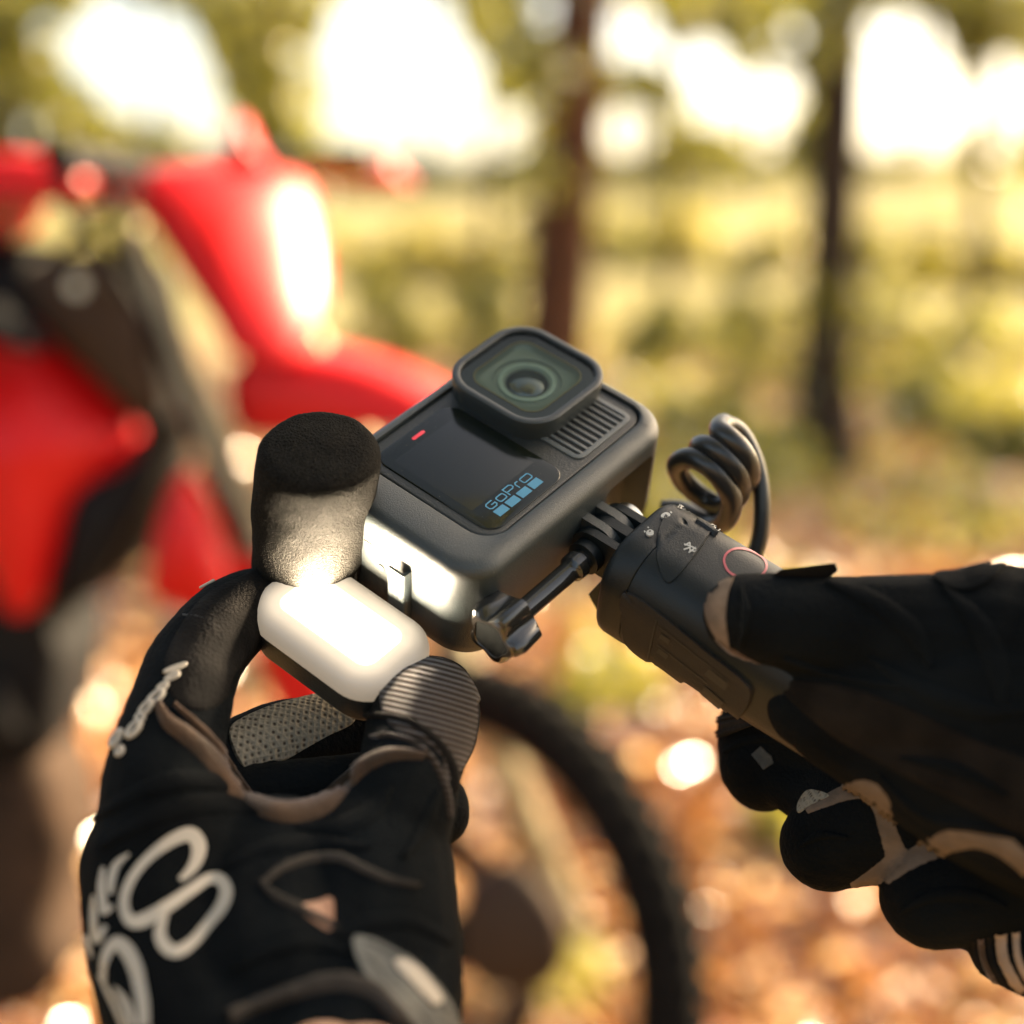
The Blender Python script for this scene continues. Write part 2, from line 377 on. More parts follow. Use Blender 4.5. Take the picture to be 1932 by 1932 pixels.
M_UNDER = leafmat('low_plant_leaf', [(.16, .16, .016), (.30, .27, .028), (.42, .36, .05)], .55)
M_BARK = mat('brown_bark', (.045, .018, .008), .9, .2, bump=1, bscale=60, col2=(.095, .038, .016), vscale=14)
M_BARKD = mat('dark_bark', (.020, .013, .008), .9, .2, bump=1, bscale=60, col2=(.042, .027, .016), vscale=14)

# fallen leaves and low plants on the floor
def groundpoints(n, umin, umax, vmin, vmax):
    out = []
    while len(out) < n:
        u = rng.uniform(umin, umax); v = rng.uniform(vmin, vmax)
        p = onground(u, v); out.append((p.x, p.y, rng.uniform(.005, .03)+.05*noise.noise(Vector((p.x*.5, p.y*.5, 0)))))
    return out
tag(leafcloud('fallen_leaves', groundpoints(24000, -500, 2500, 900, 2500)+groundpoints(10000, -500, 2500, 600, 950)+groundpoints(9000, -2600, -500, 640, 3000)+groundpoints(9000, 2500, 4600, 640, 3000), .055, M_LITTER, flat=True), 'dry orange leaves lying over the forest floor', kind='stuff')
up = []
for (u, v, ru, n) in ((1750, 1000, 200, 110), (1400, 1150, 170, 200), (1650, 900, 180, 160), (1400, 900, 150, 700), (1250, 1000, 140, 600), (1850, 760, 160, 800), (1500, 620, 160, 800), (1750, 610, 160, 800), (1050, 640, 150, 600), (1250, 760, 90, 350), (1480, 700, 120, 500), (1700, 720, 150, 600), (1880, 640, 110, 500), (820, 620, 160, 500), (1330, 620, 120, 500), (1180, 900, 110, 300), (560, 1290, 70, 200), (1480, 1330, 90, 250), (1050, 1900, 70, 40), (1150, 1330, 100, 250), (1500, 1620, 90, 150), (1900, 980, 90, 60)):
    c = onground(u, v+20); R = ru/FPX*c.y
    for i in range(n):
        a = rng.uniform(0, 6.3); r = R*math.sqrt(rng.uniform(0, 1))
        up.append((c.x+r*math.cos(a), c.y+r*math.sin(a)*1.6, abs(rng.normal(0, .10))*min(1.6, .35+c.y*.09)))
tag(leafcloud('undergrowth', up, .055, M_UNDER), 'low yellow green plants growing from the leaf litter', kind='stuff')

GAPS = [(270, 120, 100), (200, 80, 75), (330, 165, 70), (400, 235, 36), (740, 90, 120), (800, 180, 110), (680, 225, 66), (860, 252, 60), (945, 252, 46), (1190, 66, 50), (1185, 247, 48), (1325, 130, 48), (1350, 185, 58), (1452, 180, 52), (1440, 245, 46), (1690, 120, 92), (1740, 205, 84), (1655, 240, 50), (1762, 285, 36), (1892, 185, 70), (1890, 235, 50), (1030, 25, 34), (90, 60, 26), (1500, 60, 22), (1120, 150, 20), (575, 120, 24), (1600, 180, 18), (60, 250, 24), (1260, 110, 22)]
def clear_gaps(Q, keep=.04, f=1.1):
    """Drop leaves that would hang in the openings of the canopy."""
    Q = np.asarray(Q); d = Q-np.array(cam_loc); z = d @ np.array(cF); u = 966+FPX*(d @ np.array(cX))/z; v = 966-FPX*(d @ np.array(cU))/z
    bad = np.zeros(len(Q), bool)
    for a, b, r in GAPS: bad |= (z > 0) & ((u-a)**2+(v-b)**2 < (r*f)**2)
    return Q[~bad | (rng.uniform(size=len(Q)) < keep)]
def blob_points(c, r, n, squash=.8):
    q = rng.normal(size=(n, 3)); q /= np.linalg.norm(q, axis=1)[:, None]; q *= r*rng.uniform(.1, 1, n)[:, None]**.45
    q[:, 2] *= squash; return q+np.array(c)
def trunk_mesh(name, base, top, r0, r1, wob=.03, limbs=()):
    pts = []; b = Vector(base); t = Vector(top); n = 14
    for i in range(n+1):
        s = i/n; p = b.lerp(t, s); p.x += wob*noise.noise(Vector((s*4, b.x, 1))); p.y += wob*noise.noise(Vector((s*4, b.y, 7))); pts.append(p)
    rs = [r0+(r1-r0)*(i/n)+(r0*.5*math.exp(-i*1.6)) for i in range(n+1)]
    ms = [tube('t', pts, rs, 12)]
    for (s, tip, lr) in limbs:
        a = b.lerp(t, s); m = a.lerp(Vector(tip), .5)+Vector((0, 0, .12)); ms.append(tube('t', [a, m, tip], [lr, lr*.7, lr*.25], 8))
    return join(name, ms)
def tree(label, u, D, wpx, lean=0.0, top=9.0, clumps=(), bark=None, leaf=None, n=900, lsize=.09, group='trees standing in the wood', crown_r=2.2, crown_n=1300):
    """A tree whose foot is D metres off at photo column u; clumps are (u, v, r px) of low foliage, the crown goes on above the frame."""
    bx = (u-966)/FPX*D
    t = thing('tree', label, 'tree', Vector((bx, D, 0)), group)
    r = wpx/FPX*D/2; topp = (bx+lean, D+.2, top)
    pts = []; limbs = []
    for (cu, cv, cr) in clumps:
        c = onplane(cu, cv, D+rng.uniform(-.5, .7)); R = cr/FPX*D
        pts.append(blob_points(c, R, int(n*.55*(cr/60.)**1.5))); pts.append(np.array(c)+rng.normal(size=(int(n*.55*(cr/60.)**1.5), 3))*np.array([R*1.5, R, R*1.3])); limbs.append((min(.9, max(.1, (c.z-.3)/top)), tuple(c), r*.3))
    for i in range(5):
        c = (bx+lean*.7+rng.uniform(-1, 1)*crown_r, D+rng.uniform(-1, 1)*crown_r, top*rng.uniform(.62, 1.0))
        pts.append(blob_points(c, crown_r*.55, crown_n//5)); limbs.append((.6+.06*i, c, r*.35))
    me = trunk_mesh('trunk', (bx, D, 0), topp, r, r*.55, .04, limbs)
    link('trunk', inv_to(me, t), bark or M_BARK, t)
    co = clear_gaps(np.concatenate(pts))-np.array([bx, D, 0])
    leafcloud('crown', co, lsize, leaf or M_LEAF, t)
    return t
tree('brown trunk with a sunlit right edge rising behind the action camera', 1028, 6.4, 124, .58, 8, [(1000, 120, 36), (1018, 420, 30), (1005, 330, 24), (990, 40, 44)], n=160, lsize=.06)
tree('thin dark trunk between two bright sky gaps, right of the brown trunk', 1560, 7.2, 104, .0, 8, [(1500, 90, 45), (1500, 270, 48), (1600, 20, 40), (1560, 560, 30), (1590, 720, 36)], M_BARKD, n=160, lsize=.06)
tree('broad olive trunk hung with leaves above the red motorbike', 512, 13.5, 66, .2, 10, [(500, 40, 65), (520, 140, 60), (505, 225, 45), (600, 50, 40), (430, 20, 45), (545, 250, 35)], M_BARKD, n=330)
tree('slim olive trunk with leaf clumps near the right edge of the picture', 1832, 15, 34, .1, 10, [(1830, 40, 80), (1840, 130, 45), (1825, 245, 55), (1905, 25, 60), (1740, 10, 45), (1660, 35, 45)], M_BARKD, n=330)
tree('leafy tree filling the top left corner of the picture', 40, 12, 40, -.2, 9, [(30, 70, 95), (70, 190, 70), (120, 30, 60), (20, 285, 55), (130, 255, 50), (300, 280, 60), (230, 290, 50)], M_BARKD, n=330)
tree('slender tree with round leaf clumps between the two dark trunks', 1262, 17, 22, .1, 9, [(1262, 30, 60), (1255, 165, 55), (1215, 160, 40), (1400, 25, 55), (1390, 250, 55), (1260, 270, 60), (1150, 200, 26), (1470, 30, 45), (1330, 260, 40)], M_BARKD, n=330)
tree('pale green tree standing beyond the brown trunk on its left', 925, 20, 22, -.1, 10, [(925, 40, 55), (940, 150, 35), (1020, 250, 50), (870, 15, 40), (690, 10, 35)], M_BARKD, n=330)

# the sunlit bushes at the far edge of the wood
k = 0
for (u, D, wpx, hpx, tone, lab) in ((60, 27, 300, 190, 0, 'wide olive bush at the left end of the bright thicket'), (330, 29, 280, 180, 1, 'yellow green bush seen above the motorbike handlebar'), (660, 27, 270, 205, 1, 'bright bush between the motorbike and the brown trunk, nearer the motorbike'), (880, 26, 250, 210, 1, 'pale sunlit bush just left of the brown trunk'), (1180, 28, 240, 215, 0, 'olive bush just right of the brown trunk'), (1400, 27, 270, 215, 1, 'pale sunlit bush just left of the thin dark trunk'), (1660, 26, 260, 215, 0, 'olive bush just right of the thin dark trunk'), (1880, 25, 260, 210, 1, 'yellow green bush at the right edge of the picture')):
    c = onplane(u, 545, D); Wd = wpx/FPX*D; H = hpx/FPX*D
    hpx *= rng.uniform(.45, .75)
    t = thing('bush', lab, 'bush', Vector((c.x, D, 0)), 'sunlit bushes at the far edge of the wood')
    zt = onplane(u, 545-hpx, D).z
    pts = [blob_points((rng.uniform(-.5, .5)*Wd, rng.uniform(-1, 1)*.9, rng.uniform(.1, .85)*zt), rng.uniform(.2, .36)*Wd*.6, 130, .8) for i in range(12)]
    co = np.concatenate(pts); co[:, 2] = np.abs(co[:, 2])
    leafcloud('foliage', co, .16, M_HEDGE if tone else M_UNDER, t)
    ms = [tube('t', [(0, 0, 0), (rng.uniform(-.6, .6), 0, zt*.4), (rng.uniform(-1, 1), 0, zt*.8)], [.05, .035, .015], 6) for i in range(4)]
    link('stem', join('stem', ms), M_BARKD, t)
# shrubs scattered under the trees
for k, (u, v, r, D, lab) in enumerate(((1255, 640, 95, 11, 'leafy shrub just right of the action camera lens'), (1335, 790, 85, 8.5, 'shrub above the coiled cable'), (1430, 640, 100, 13, 'shrub left of the thin dark trunk'), (1470, 830, 80, 8, 'low shrub at the foot of the thin dark trunk, on its left'), (1660, 640, 110, 12, 'shrub right of the thin dark trunk'), (1700, 800, 100, 9, 'broad shrub low on the right of the thin dark trunk'), (1850, 690, 105, 11, 'olive shrub near the right edge of the picture'), (1880, 880, 90, 7.5, 'low shrub above the right glove at the picture edge'), (720, 590, 90, 13, 'shrub between the motorbike plate and the brown trunk'), (900, 600, 85, 13, 'shrub just left of the brown trunk'), (1560, 620, 60, 9, 'dark shrub wrapped round the thin dark trunk'))):
    c = onplane(u, v, D); R = r/FPX*D
    t = thing('shrub', lab, 'shrub', Vector((c.x, D, 0)), 'shrubs under the trees')
    pts = np.concatenate([blob_points((rng.uniform(-.8, .8)*R, rng.uniform(-.5, .5)*R, max(.1, c.z+rng.uniform(-.8, .8)*R)), R*.55, 150, .9) for i in range(7)])
    pts[:, 2] = np.maximum(pts[:, 2], .03)
    leafcloud('foliage', pts, .055, M_SHRUB, t)
    link('stem', join('stem', [tube('t', [(0, 0, 0), (rng.uniform(-.3, .3)*R, 0, c.z*.6), (rng.uniform(-.7, .7)*R, 0, c.z+R*.4)], [.016, .012, .005], 6) for i in range(4)]), M_BARKD, t)
# far trees along the top of the meadow, their crowns broken by gaps of white sky
for (u0, u1, lab) in ((-60, 150, 'leafy far tree at the top left corner'), (150, 420, 'far tree round the first big white sky gap'), (420, 640, 'far tree between the two large white sky gaps'), (640, 960, 'far tree round the largest white sky gap'), (960, 1110, 'far tree behind the brown trunk'), (1110, 1300, 'far tree with two round sky gaps one above the other'), (1300, 1530, 'far tree left of the thin dark trunk'), (1530, 1620, 'narrow far tree behind the thin dark trunk'), (1620, 1810, 'far tree round the white gap right of the thin trunk'), (1810, 1990, 'far tree at the top right corner')):
    D = rng.uniform(46, 52); um = (u0+u1)/2; foot = onplane(um, 400, D)
    t = thing('tree', lab, 'tree', Vector((foot.x, D, 2.6)), 'far trees on the meadow bank')
    pts = []; N = int((u1-u0)*15)
    while len(pts) < N:
        u = rng.uniform(u0-25, u1+25); v = rng.uniform(-160, 335)
        if any((u-a)**2+(v-b)**2 < (r*1.14)**2 for a, b, r in GAPS) and rng.uniform() > .012: continue
        if noise.noise(Vector((u*.012, v*.012, 5))) < -.22 and rng.uniform() > .25: continue
        p = onplane(u, v, D+rng.uniform(-2.2, 2.2)); pts.append((p.x-foot.x, p.y-D, p.z-2.6))
    leafcloud('crown', pts, .27, M_FAR, t)
    link('trunk', trunk_mesh('trunk', (0, 0, -.5), (rng.uniform(-.5, .5), .3, 8.5), .17, .07, .2), M_BARKD, t)
# unseen trees added to shade the hands and dapple the forest floor
for i, (x, y, h) in enumerate(((-3.4, .6, 6.0), (9.0, 11.6, 8.0), (.9, -1.6, 6.2), (-3.2, -2.4, 7.0), (3.95, 2.75, 4.4), (9.5, 12.5, 9.0), (8.5, 17.0, 9.0))):
    t = thing('tree', ['young tree left of the photographer whose crown hangs over the hands', 'taller tree further right, between the grip and the wood', 'tree close behind the photographer', 'tree behind the photographer on the left', 'small dense tree between the hands and the sun', 'far right tall tree', 'right hand tree near the meadow'][i], 'tree', Vector((x, y, 0)), 'trees around the photographer')
    link('trunk', trunk_mesh('trunk', (0, 0, 0), (0, 0, h), .09, .05, .05), M_BARK, t)
    pts = [blob_points((rng.uniform(-1.4, 1.4), rng.uniform(-1.4, 1.4), h*rng.uniform(.65, 1.02)), 1.1, 620) for k in range(6)] if i != 4 else [blob_points((-.4+.22*math.cos(k*1.3), -.11+.22*math.sin(k*1.3), 3.73+.12*math.cos(k*2.1)), .42, 700) for k in range(5)]  # the small dense crown is put in the sun's path to shade the hands
    leafcloud('crown', np.concatenate(pts), .10, M_LEAF, t)

# ================================================================== MOTORBIKE
M_PLASTIC = mat('red_moulded_plastic', (.50, .005, .006), .36, .25, bump=.05, bscale=60)
M_TYRE = mat('black_tyre_rubber', (.005, .0047, .0045), .9, .1, bump=.6, bscale=250, var=.4, vscale=30)
M_ENG = mat('black_engine_casting', (.006, .006, .007), .7, .15, bump=.6, bscale=90)
M_FORK = mat('bronze_fork_tube', (.20, .17, .10), .4, .5, metal=.6, bump=.1, bscale=120)
M_RIMM = mat('tan_alloy_rim', (.30, .22, .13), .55, .4, metal=.4)
M_RAD = mat('brown_radiator', (.035, .020, .012), .7, .2, bump=.5, bscale=150)
hubp = P(922, 1752, 1.75); BY = hubp.y
bike = thing('motorbike', 'red off road motorbike parked side on among the trees, front wheel to the right', 'motorbike', Vector((hubp.x-.5, BY, 0)))
def bp(u, v, off=0): return onplane(u, v, BY+off)
def panel(name, poly, y0, y1, m, bend=None, k=5, f=.012, label=None):
    """A moulded panel: its side outline, from y0 to y1 across the bike, bellied in the middle and rounded at the rim."""
    L = smoothpath(poly, k, True); c = np.mean(np.array(L), axis=0); loops = []
    prof = [(.94, y0), (.985, y0+(y1-y0)*.08), (1.0, y0+(y1-y0)*.3), (1.0, y0+(y1-y0)*.7), (.985, y0+(y1-y0)*.92), (.94, y1)]
    inner = [(.05, y0-.018), (.5, y0-.015), (.8, y0-.008)]
    for s, y in inner+prof+[(.5, y1)]:
        row = []
        for p in L:
            q = c+(p-c)*s; pt = bp(q[0], q[1], 0); pt = Vector((pt.x, BY+y+(bend(q[0], q[1]) if bend else 0), pt.z)); row.append(pt)
        loops.append(row)
    o = link(name, inv_to(loft(name, loops), bike), m, bike, sharp=50)
    if label: o['label'] = label
    return o
# front wheel
whl = bpy.data.objects.new('front_wheel', None); COL.objects.link(whl); whl.parent = bike; whl.location = hubp-bike.location; whl.rotation_euler = (0, 0, rad(-45))
def ring(name, R, r, n=64, m=14, sq=1.0):
    return tube(name, [(R*math.cos(2*math.pi*i/n), 0, R*math.sin(2*math.pi*i/n)) for i in range(n)], r, m, closed=True)
link('tyre', ring('tyre', .256, .034), M_TYRE, whl)
kv, kf = [], []
for i in range(54):
    for s in (-1, 0, 1):
        a = 2*math.pi*(i+.5*(s != 0))/54; M = Matrix.Rotation(-a, 4, 'Y') @ Matrix.Translation((.284-.006*abs(s), .020*s, 0)) @ Matrix.Rotation(s*.5, 4, 'Z')
        o = len(kv)
        for (x, y, z) in ((-.008, -.010, -.011), (-.008, .010, -.011), (-.008, .010, .011), (-.008, -.010, .011), (.012, -.008, -.008), (.012, .008, -.008), (.012, .008, .008), (.012, -.008, .008)):
            kv.append(M @ Vector((x, y, z)))
        kf += [tuple(o+q for q in f) for f in ((0, 3, 2, 1), (4, 5, 6, 7), (0, 1, 5, 4), (1, 2, 6, 5), (2, 3, 7, 6), (3, 0, 4, 7))]
tag(link('tread_knobs', pydata('tread_knobs', kv, kf), M_TYRE, whl, smooth=False), kind='stuff')
link('rim', ring('rim', .222, .010, 64, 8), M_RIMM, whl)
link('hub', tube('hub', [(0, -.055, 0), (0, -.05, 0), (0, -.03, 0), (0, .03, 0), (0, .05, 0), (0, .055, 0)], [.012, .034, .022, .022, .034, .012], 20), M_ENG, whl)
disc = ring('brake_disc', .112, .022, 48, 4); disc.transform(Matrix.Diagonal((1, .07, 1, 1))); disc.transform(Matrix.Translation((0, -.06, 0)))
link('brake_disc', disc, M_RAD, whl)
spk = tube('spoke', [(.03, 0, 0), (.224, 0, 0)], .0016, 5)
for i in range(32):
    o = bpy.data.objects.new('spoke', spk); COL.objects.link(o); o.parent = whl
    if i == 0: spk.materials.append(M_RIMM)
    o.location = (0, .03*(1 if i % 2 else -1), 0); o.rotation_euler = (0, 2*math.pi*i/32, 0)
rear = bpy.data.objects.new('rear_wheel', None); COL.objects.link(rear); rear.parent = bike; rear.location = Vector((hubp.x-1.36, BY+.04, hubp.z))-bike.location
for ch in [c for c in bike.children_recursive if c.parent == whl and c.type == 'MESH' and not c.name.startswith('brake')]:
    c = ch.copy(); COL.objects.link(c); c.parent = rear
link('swingarm', inv_to(tube('swingarm', [bp(20, 1330, -.10), bp(-900, 1560, -.10), Vector((hubp.x-1.36, BY-.09, hubp.z))], [.03, .028, .022], 10), bike), M_ENG, bike)
panel_rear = [(-560, 470), (-700, 440), (-1150, 380), (-1500, 360), (-1560, 400), (-1300, 470), (-900, 520)]
# fork
for k, leg in enumerate((((238, 432, -.09), (462, 978, -.09), (475, 1010, -.09), (778, 1748, -.09)), ((470, 420, .09), (790, 1060, .09), (800, 1085, .09), (1080, 1748, .09)))):
    pts = [bp(*q) for q in leg]
    link('fork_leg', inv_to(tube('fork_leg', pts, [.018, .018, .022, .021], 14), bike), M_FORK, bike)
    a_, b_ = pts[2].lerp(pts[3], .04), pts[2].lerp(pts[3], .86)
    if k == 0: link('fork_guard', inv_to(loft('fork_guard', [[a_.lerp(b_, t)+Vector((dx*w_, dy, 0)) for dx, dy in ((-.036, -.026), (-.018, -.036), (.018, -.036), (.038, -.020), (.034, .0), (.030, -.018), (0, -.028), (-.030, -.020))] for t, w_ in ((0, .5), (.04, .95), (.5, 1.1), (.92, .9), (1, .5))]), bike), M_PLASTIC, bike)
ax = Vector((.707, .707, 0))
link('axle', inv_to(tube('axle', [hubp-ax*.14, hubp+ax*.14], .011, 10), bike), M_ENG, bike)
# plastics
panel('front_fender', [(448, 700), (500, 655), (600, 655), (700, 675), (800, 715), (900, 775), (1000, 860), (1010, 900), (920, 850), (800, 812), (700, 800), (600, 806), (500, 812), (452, 780)], -.075, .075, M_PLASTIC)
panel('number_plate', [(218, 340), (300, 322), (400, 318), (490, 316), (555, 330), (590, 400), (615, 500), (618, 590), (590, 655), (545, 668), (480, 655), (440, 600), (380, 520), (320, 440), (260, 380)], -.13, -.09, M_PLASTIC, bend=lambda u, v: .00024*(660-v)+.0001*max(0, u-335-.55*(v-330))+.0000014*max(0, u-335-.55*(v-330))**2, label='red front number plate bent round the fork')
panel('fuel_tank', [(-220, 330), (0, 305), (70, 296), (150, 306), (205, 330), (222, 370), (190, 392), (100, 372), (20, 385), (0, 440), (-120, 470), (-260, 470)], -.11, .11, M_PLASTIC)
panel('radiator_shroud', [(-120, 660), (0, 630), (60, 585), (100, 590), (150, 640), (215, 690), (275, 760), (300, 810), (270, 870), (200, 930), (170, 1010), (140, 1090), (100, 1105), (60, 1020), (30, 900), (-40, 860), (-160, 840)], -.15, -.10, M_PLASTIC, bend=lambda u, v: .00035*max(0, 800-v)+.0003*max(0, u-120), label='red side shroud with a long tongue hanging down')
panel('lower_guard', [(336, 1060), (350, 960), (378, 880), (402, 860), (435, 920), (470, 1000), (485, 1080), (440, 1110), (380, 1090)], -.15, -.09, M_PLASTIC)
panel('engine_block', [(-230, 520), (-120, 470), (0, 455), (80, 468), (130, 520), (260, 490), (300, 560), (340, 760), (330, 860), (300, 1000), (230, 1090), (130, 1150), (150, 1240), (110, 1400), (0, 1440), (-150, 1400), (-210, 1200), (-180, 900), (-240, 700)], -.07, .12, M_ENG)
panel('radiator', [(120, 500), (250, 478), (300, 560), (345, 740), (300, 760), (210, 670), (150, 600)], -.12, -.075, M_RAD)
panel('frame_spar', [(200, 900), (290, 850), (345, 800), (338, 880), (290, 980), (220, 1080), (160, 1090), (180, 1000)], -.13, -.08, M_ENG)
panel('rear_fender', panel_rear, -.10, .10, M_PLASTIC)
panel('seat', [(-700, 420), (-300, 380), (-240, 400), (-250, 480), (-500, 520), (-720, 500)], -.10, .10, M_ENG)
link('handlebar', inv_to(tube('handlebar', smoothpath([tuple(bp(110, 300, -.36)), tuple(bp(170, 302, -.28)), tuple(bp(250, 322, -.1)), tuple(bp(270, 322, .1)), tuple(bp(420, 300, .30)), tuple(bp(560, 296, .40)), tuple(bp(690, 290, .44))], 5), .013, 10), bike), M_ENG, bike)
panel('hand_guard', [(475, 305), (520, 285), (600, 296), (660, 278), (692, 262), (712, 290), (742, 322), (700, 330), (620, 322), (540, 322)], .34, .40, M_PLASTIC)
panel('grip', [(60, 292), (110, 286), (118, 306), (70, 314)], -.38, -.34, M_ENG)
for pth in ([(150, 306, -.2), (120, 380, -.2), (190, 470, -.16), (250, 560, -.15), (330, 690, -.14)], [(420, 300, .25), (330, 350, .0), (210, 400, -.1), (120, 470, -.12), (60, 560, -.1)], [(170, 302, -.25), (235, 420, -.2), (300, 620, -.18), (400, 860, -.17), (470, 1010, -.14)]):
    link('control_cable', inv_to(tube('control_cable', [Vector(p) for p in smoothpath([tuple(bp(*q)) for q in pth], 6)], .006, 8), bike), M_ENG, bike)
panel('skid_plate', [(-240, 1440), (20, 1400), (110, 1420), (150, 1560), (120, 1700), (140, 1800), (60, 1880), (-200, 1860)], -.05, .10, mat('muddy_casting', (.035, .020, .012), .85, .2, bump=.6, bscale=90, var=.5, vscale=25))  # dark brown panel standing in for ground in the bike's shadow
panel('brake_caliper', [(885, 1590), (960, 1545), (1025, 1590), (1065, 1670), (1030, 1735), (940, 1750), (880, 1700)], -.16, -.11, M_RAD)
panel('shroud_gap', [(-60, 590), (60, 560), (110, 570), (170, 640), (120, 640), (60, 600), (-40, 640)], -.17, -.14, M_ENG)
panel('plate_tip', [(458, 330), (470, 250), (480, 232), (494, 244), (512, 290), (530, 328)], -.10, -.07, M_PLASTIC)
b1 = link('pivot_bolt', inv_to(tube('pivot_bolt', [bp(145, 540, -.15), bp(145, 540, -.10)], .008, 12), bike), M_STEEL, bike)
b2 = link('pivot_bolt', inv_to(tube('pivot_bolt', [bp(232, 540, -.15), bp(232, 540, -.10)], .007, 12), bike), M_FORK, bike)

# ================================================================== ACTION CAMERA (local millimetres; x right, y up, z out of the lens)
RC = ((0.640794708851218, -0.7659608623855185, 0.05182758340802135), (-0.516127852542487, -0.4797951908767242, -0.7095129418421122), (0.5683257700810015, 0.42790247966703876, -0.7027839546806942))
def axis(i): return cX*RC[0][i]-cU*RC[1][i]+cF*RC[2][i]
GO = P(905.6, 905.6, .45)
GM = Matrix.Identity(4)
for i in range(3):
    a = axis(i)
    for j in range(3): GM[j][i] = a[j]
GM.translation = GO
GS = GM @ Matrix.Scale(.001, 4)
act = thing('action_camera', 'black action camera in a media housing with front screen, blue logo and square lens', 'camera', GM)
def part(name, me, m, parent=None, sharp=35, smooth=True):
    return link(name, scale_mesh(me), m, parent or act, smooth, sharp)
# housing
hx = (14.5, 6.2, 46.0, 31.2, 12.5); op = (19.75, 7.5, 36.75, 25.5, 8.0)
loops = [rr(*op[:2], op[2]+o, op[3]+o, op[4]+o, z, 10) for o, z in ((0, -6), (0, -.9), (.25, -.3), (.9, 0))]
F = 4.6
for i in range(9):
    a = math.pi/2*i/8; ins = F*(1-math.sin(a)); loops.append(rr(hx[0], hx[1], hx[2]-ins, hx[3]-ins, hx[4]-ins*.7, -F*(1-math.cos(a)), 10))
loops += [rr(hx[0], hx[1], hx[2]-i, hx[3]-i, hx[4]-i, z, 10) for i, z in ((.05, -18), (.2, -31), (.6, -34), (1.8, -35.6), (3.5, -36))]
hm = loft('housing', loops, False, True); hob = bpy.data.objects.new('t', hm); COL.objects.link(hob)
ct = rbox('cut', 39.0, -22.0, 11.5, 9.5, 4, -8.0, -50, 2.5); cto = bpy.data.objects.new('c', ct); COL.objects.link(cto)
bo = hob.modifiers.new('b', 'BOOLEAN'); bo.object = cto; bo.operation = 'DIFFERENCE'; bo.solver = 'EXACT'
cap = loft('cap', [rr(op[0], op[1], op[2], op[3], op[4], -6, 10)], True, False)
hm2 = evaluated(hob, 'housing'); bpy.data.objects.remove(hob); bpy.data.objects.remove(cto)
housing = part('housing', hm2, M_HOUSE, sharp=30)
part('front_plate', rbox('front_plate', op[0], op[1], op[2]-.35, op[3]-.35, op[4]-.3, -.9, -5.5, .9, 10), M_BODY)
def flat_stroke(name, pts, wd, z, h=.06, closed=False, k=1):
    L = smoothpath(pts, k, closed) if k > 1 else [np.array(p, float) for p in pts]; N = len(L); lo = []
    for i in range(N):
        pa = L[(i-1) % N] if (closed or i > 0) else L[i]; pb = L[(i+1) % N] if (closed or i < N-1) else L[i]
        d1 = L[i]-pa; d2 = pb-L[i]; d1 = d1/(np.linalg.norm(d1)+1e-9) if np.linalg.norm(d1) > 1e-6 else d2/np.linalg.norm(d2); d2 = d2/np.linalg.norm(d2) if np.linalg.norm(d2) > 1e-6 else d1
        t = d1+d2; t /= np.linalg.norm(t)+1e-9; nn = np.array([-t[1], t[0]]); sc_ = 1/max(.5, nn @ np.array([-d1[1], d1[0]])); nn = nn*sc_*wd/2
        p, q = L[i]+nn, L[i]-nn
        lo.append([(p[0], p[1], z), (p[0], p[1], z+h), (q[0], q[1], z+h), (q[0], q[1], z)])
    if closed: lo.append(lo[0])
    return loft(name, lo, not closed, not closed)
# front screen
scr = part('front_screen', rbox('front_screen', 3.05, 6.4, 16.55, 22.4, 5, -.55, -1.6, .35, 8), M_GLASS)
part('display_panel', rbox('display_panel', 3.0, 8.5, 13.6, 14.6, .6, -.53, -.7, .02, 3), M_SCREEN, scr)
part('record_light', rbox('record_light', 2.5, 25.65, 2.55, .6, .6, -.46, -.6, .05, 6), M_RED, scr)
for i in range(4):
    x0 = -6.8+4.93*i; y1, y0 = -10.55, -13.3
    part('logo_square', loft('logo_square', [[(x0, y0, z), (x0+4.12, y0, z), (x0+4.12, y1, z), (x0, y1, z)] for z in (-.56, -.47)]), M_BLUE, scr, smooth=False)
yb, yt, lw = -9.7, -7.35, .42
def oval(x0, x1, b, t, r=.6): return [(p[0], p[1]) for p in rr((x0+x1)/2, (b+t)/2, (x1-x0)/2, (t-b)/2, r, 0, 4)]
for nm, pts, cl in (('G', [(-3.6, yt+.05), (-5.9, yt+.05), (-6.5, yt-.45), (-6.5, yb+.55), (-5.9, yb), (-4.1, yb), (-3.5, yb+.5), (-3.5, -8.5), (-5.0, -8.5)], False), ('o', oval(-2.35, .55, yb, yt-.25), True),
                    ('P', [(1.6, yb-.2), (1.6, yt+.45), (4.2, yt+.45), (4.75, yt-.05), (4.75, yt-.75), (4.2, yt-1.2), (1.6, yt-1.2)], False), ('r', [(5.7, yb-.2), (5.7, yt-.9), (6.2, yt-.35), (7.2, yt-.35)], False), ('o', oval(8.0, 11.7, yb, yt-.25), True)):
    part('logo_letter', flat_stroke('logo_letter', pts, lw, -.56, .09, cl), M_BLUE, scr, smooth=False)
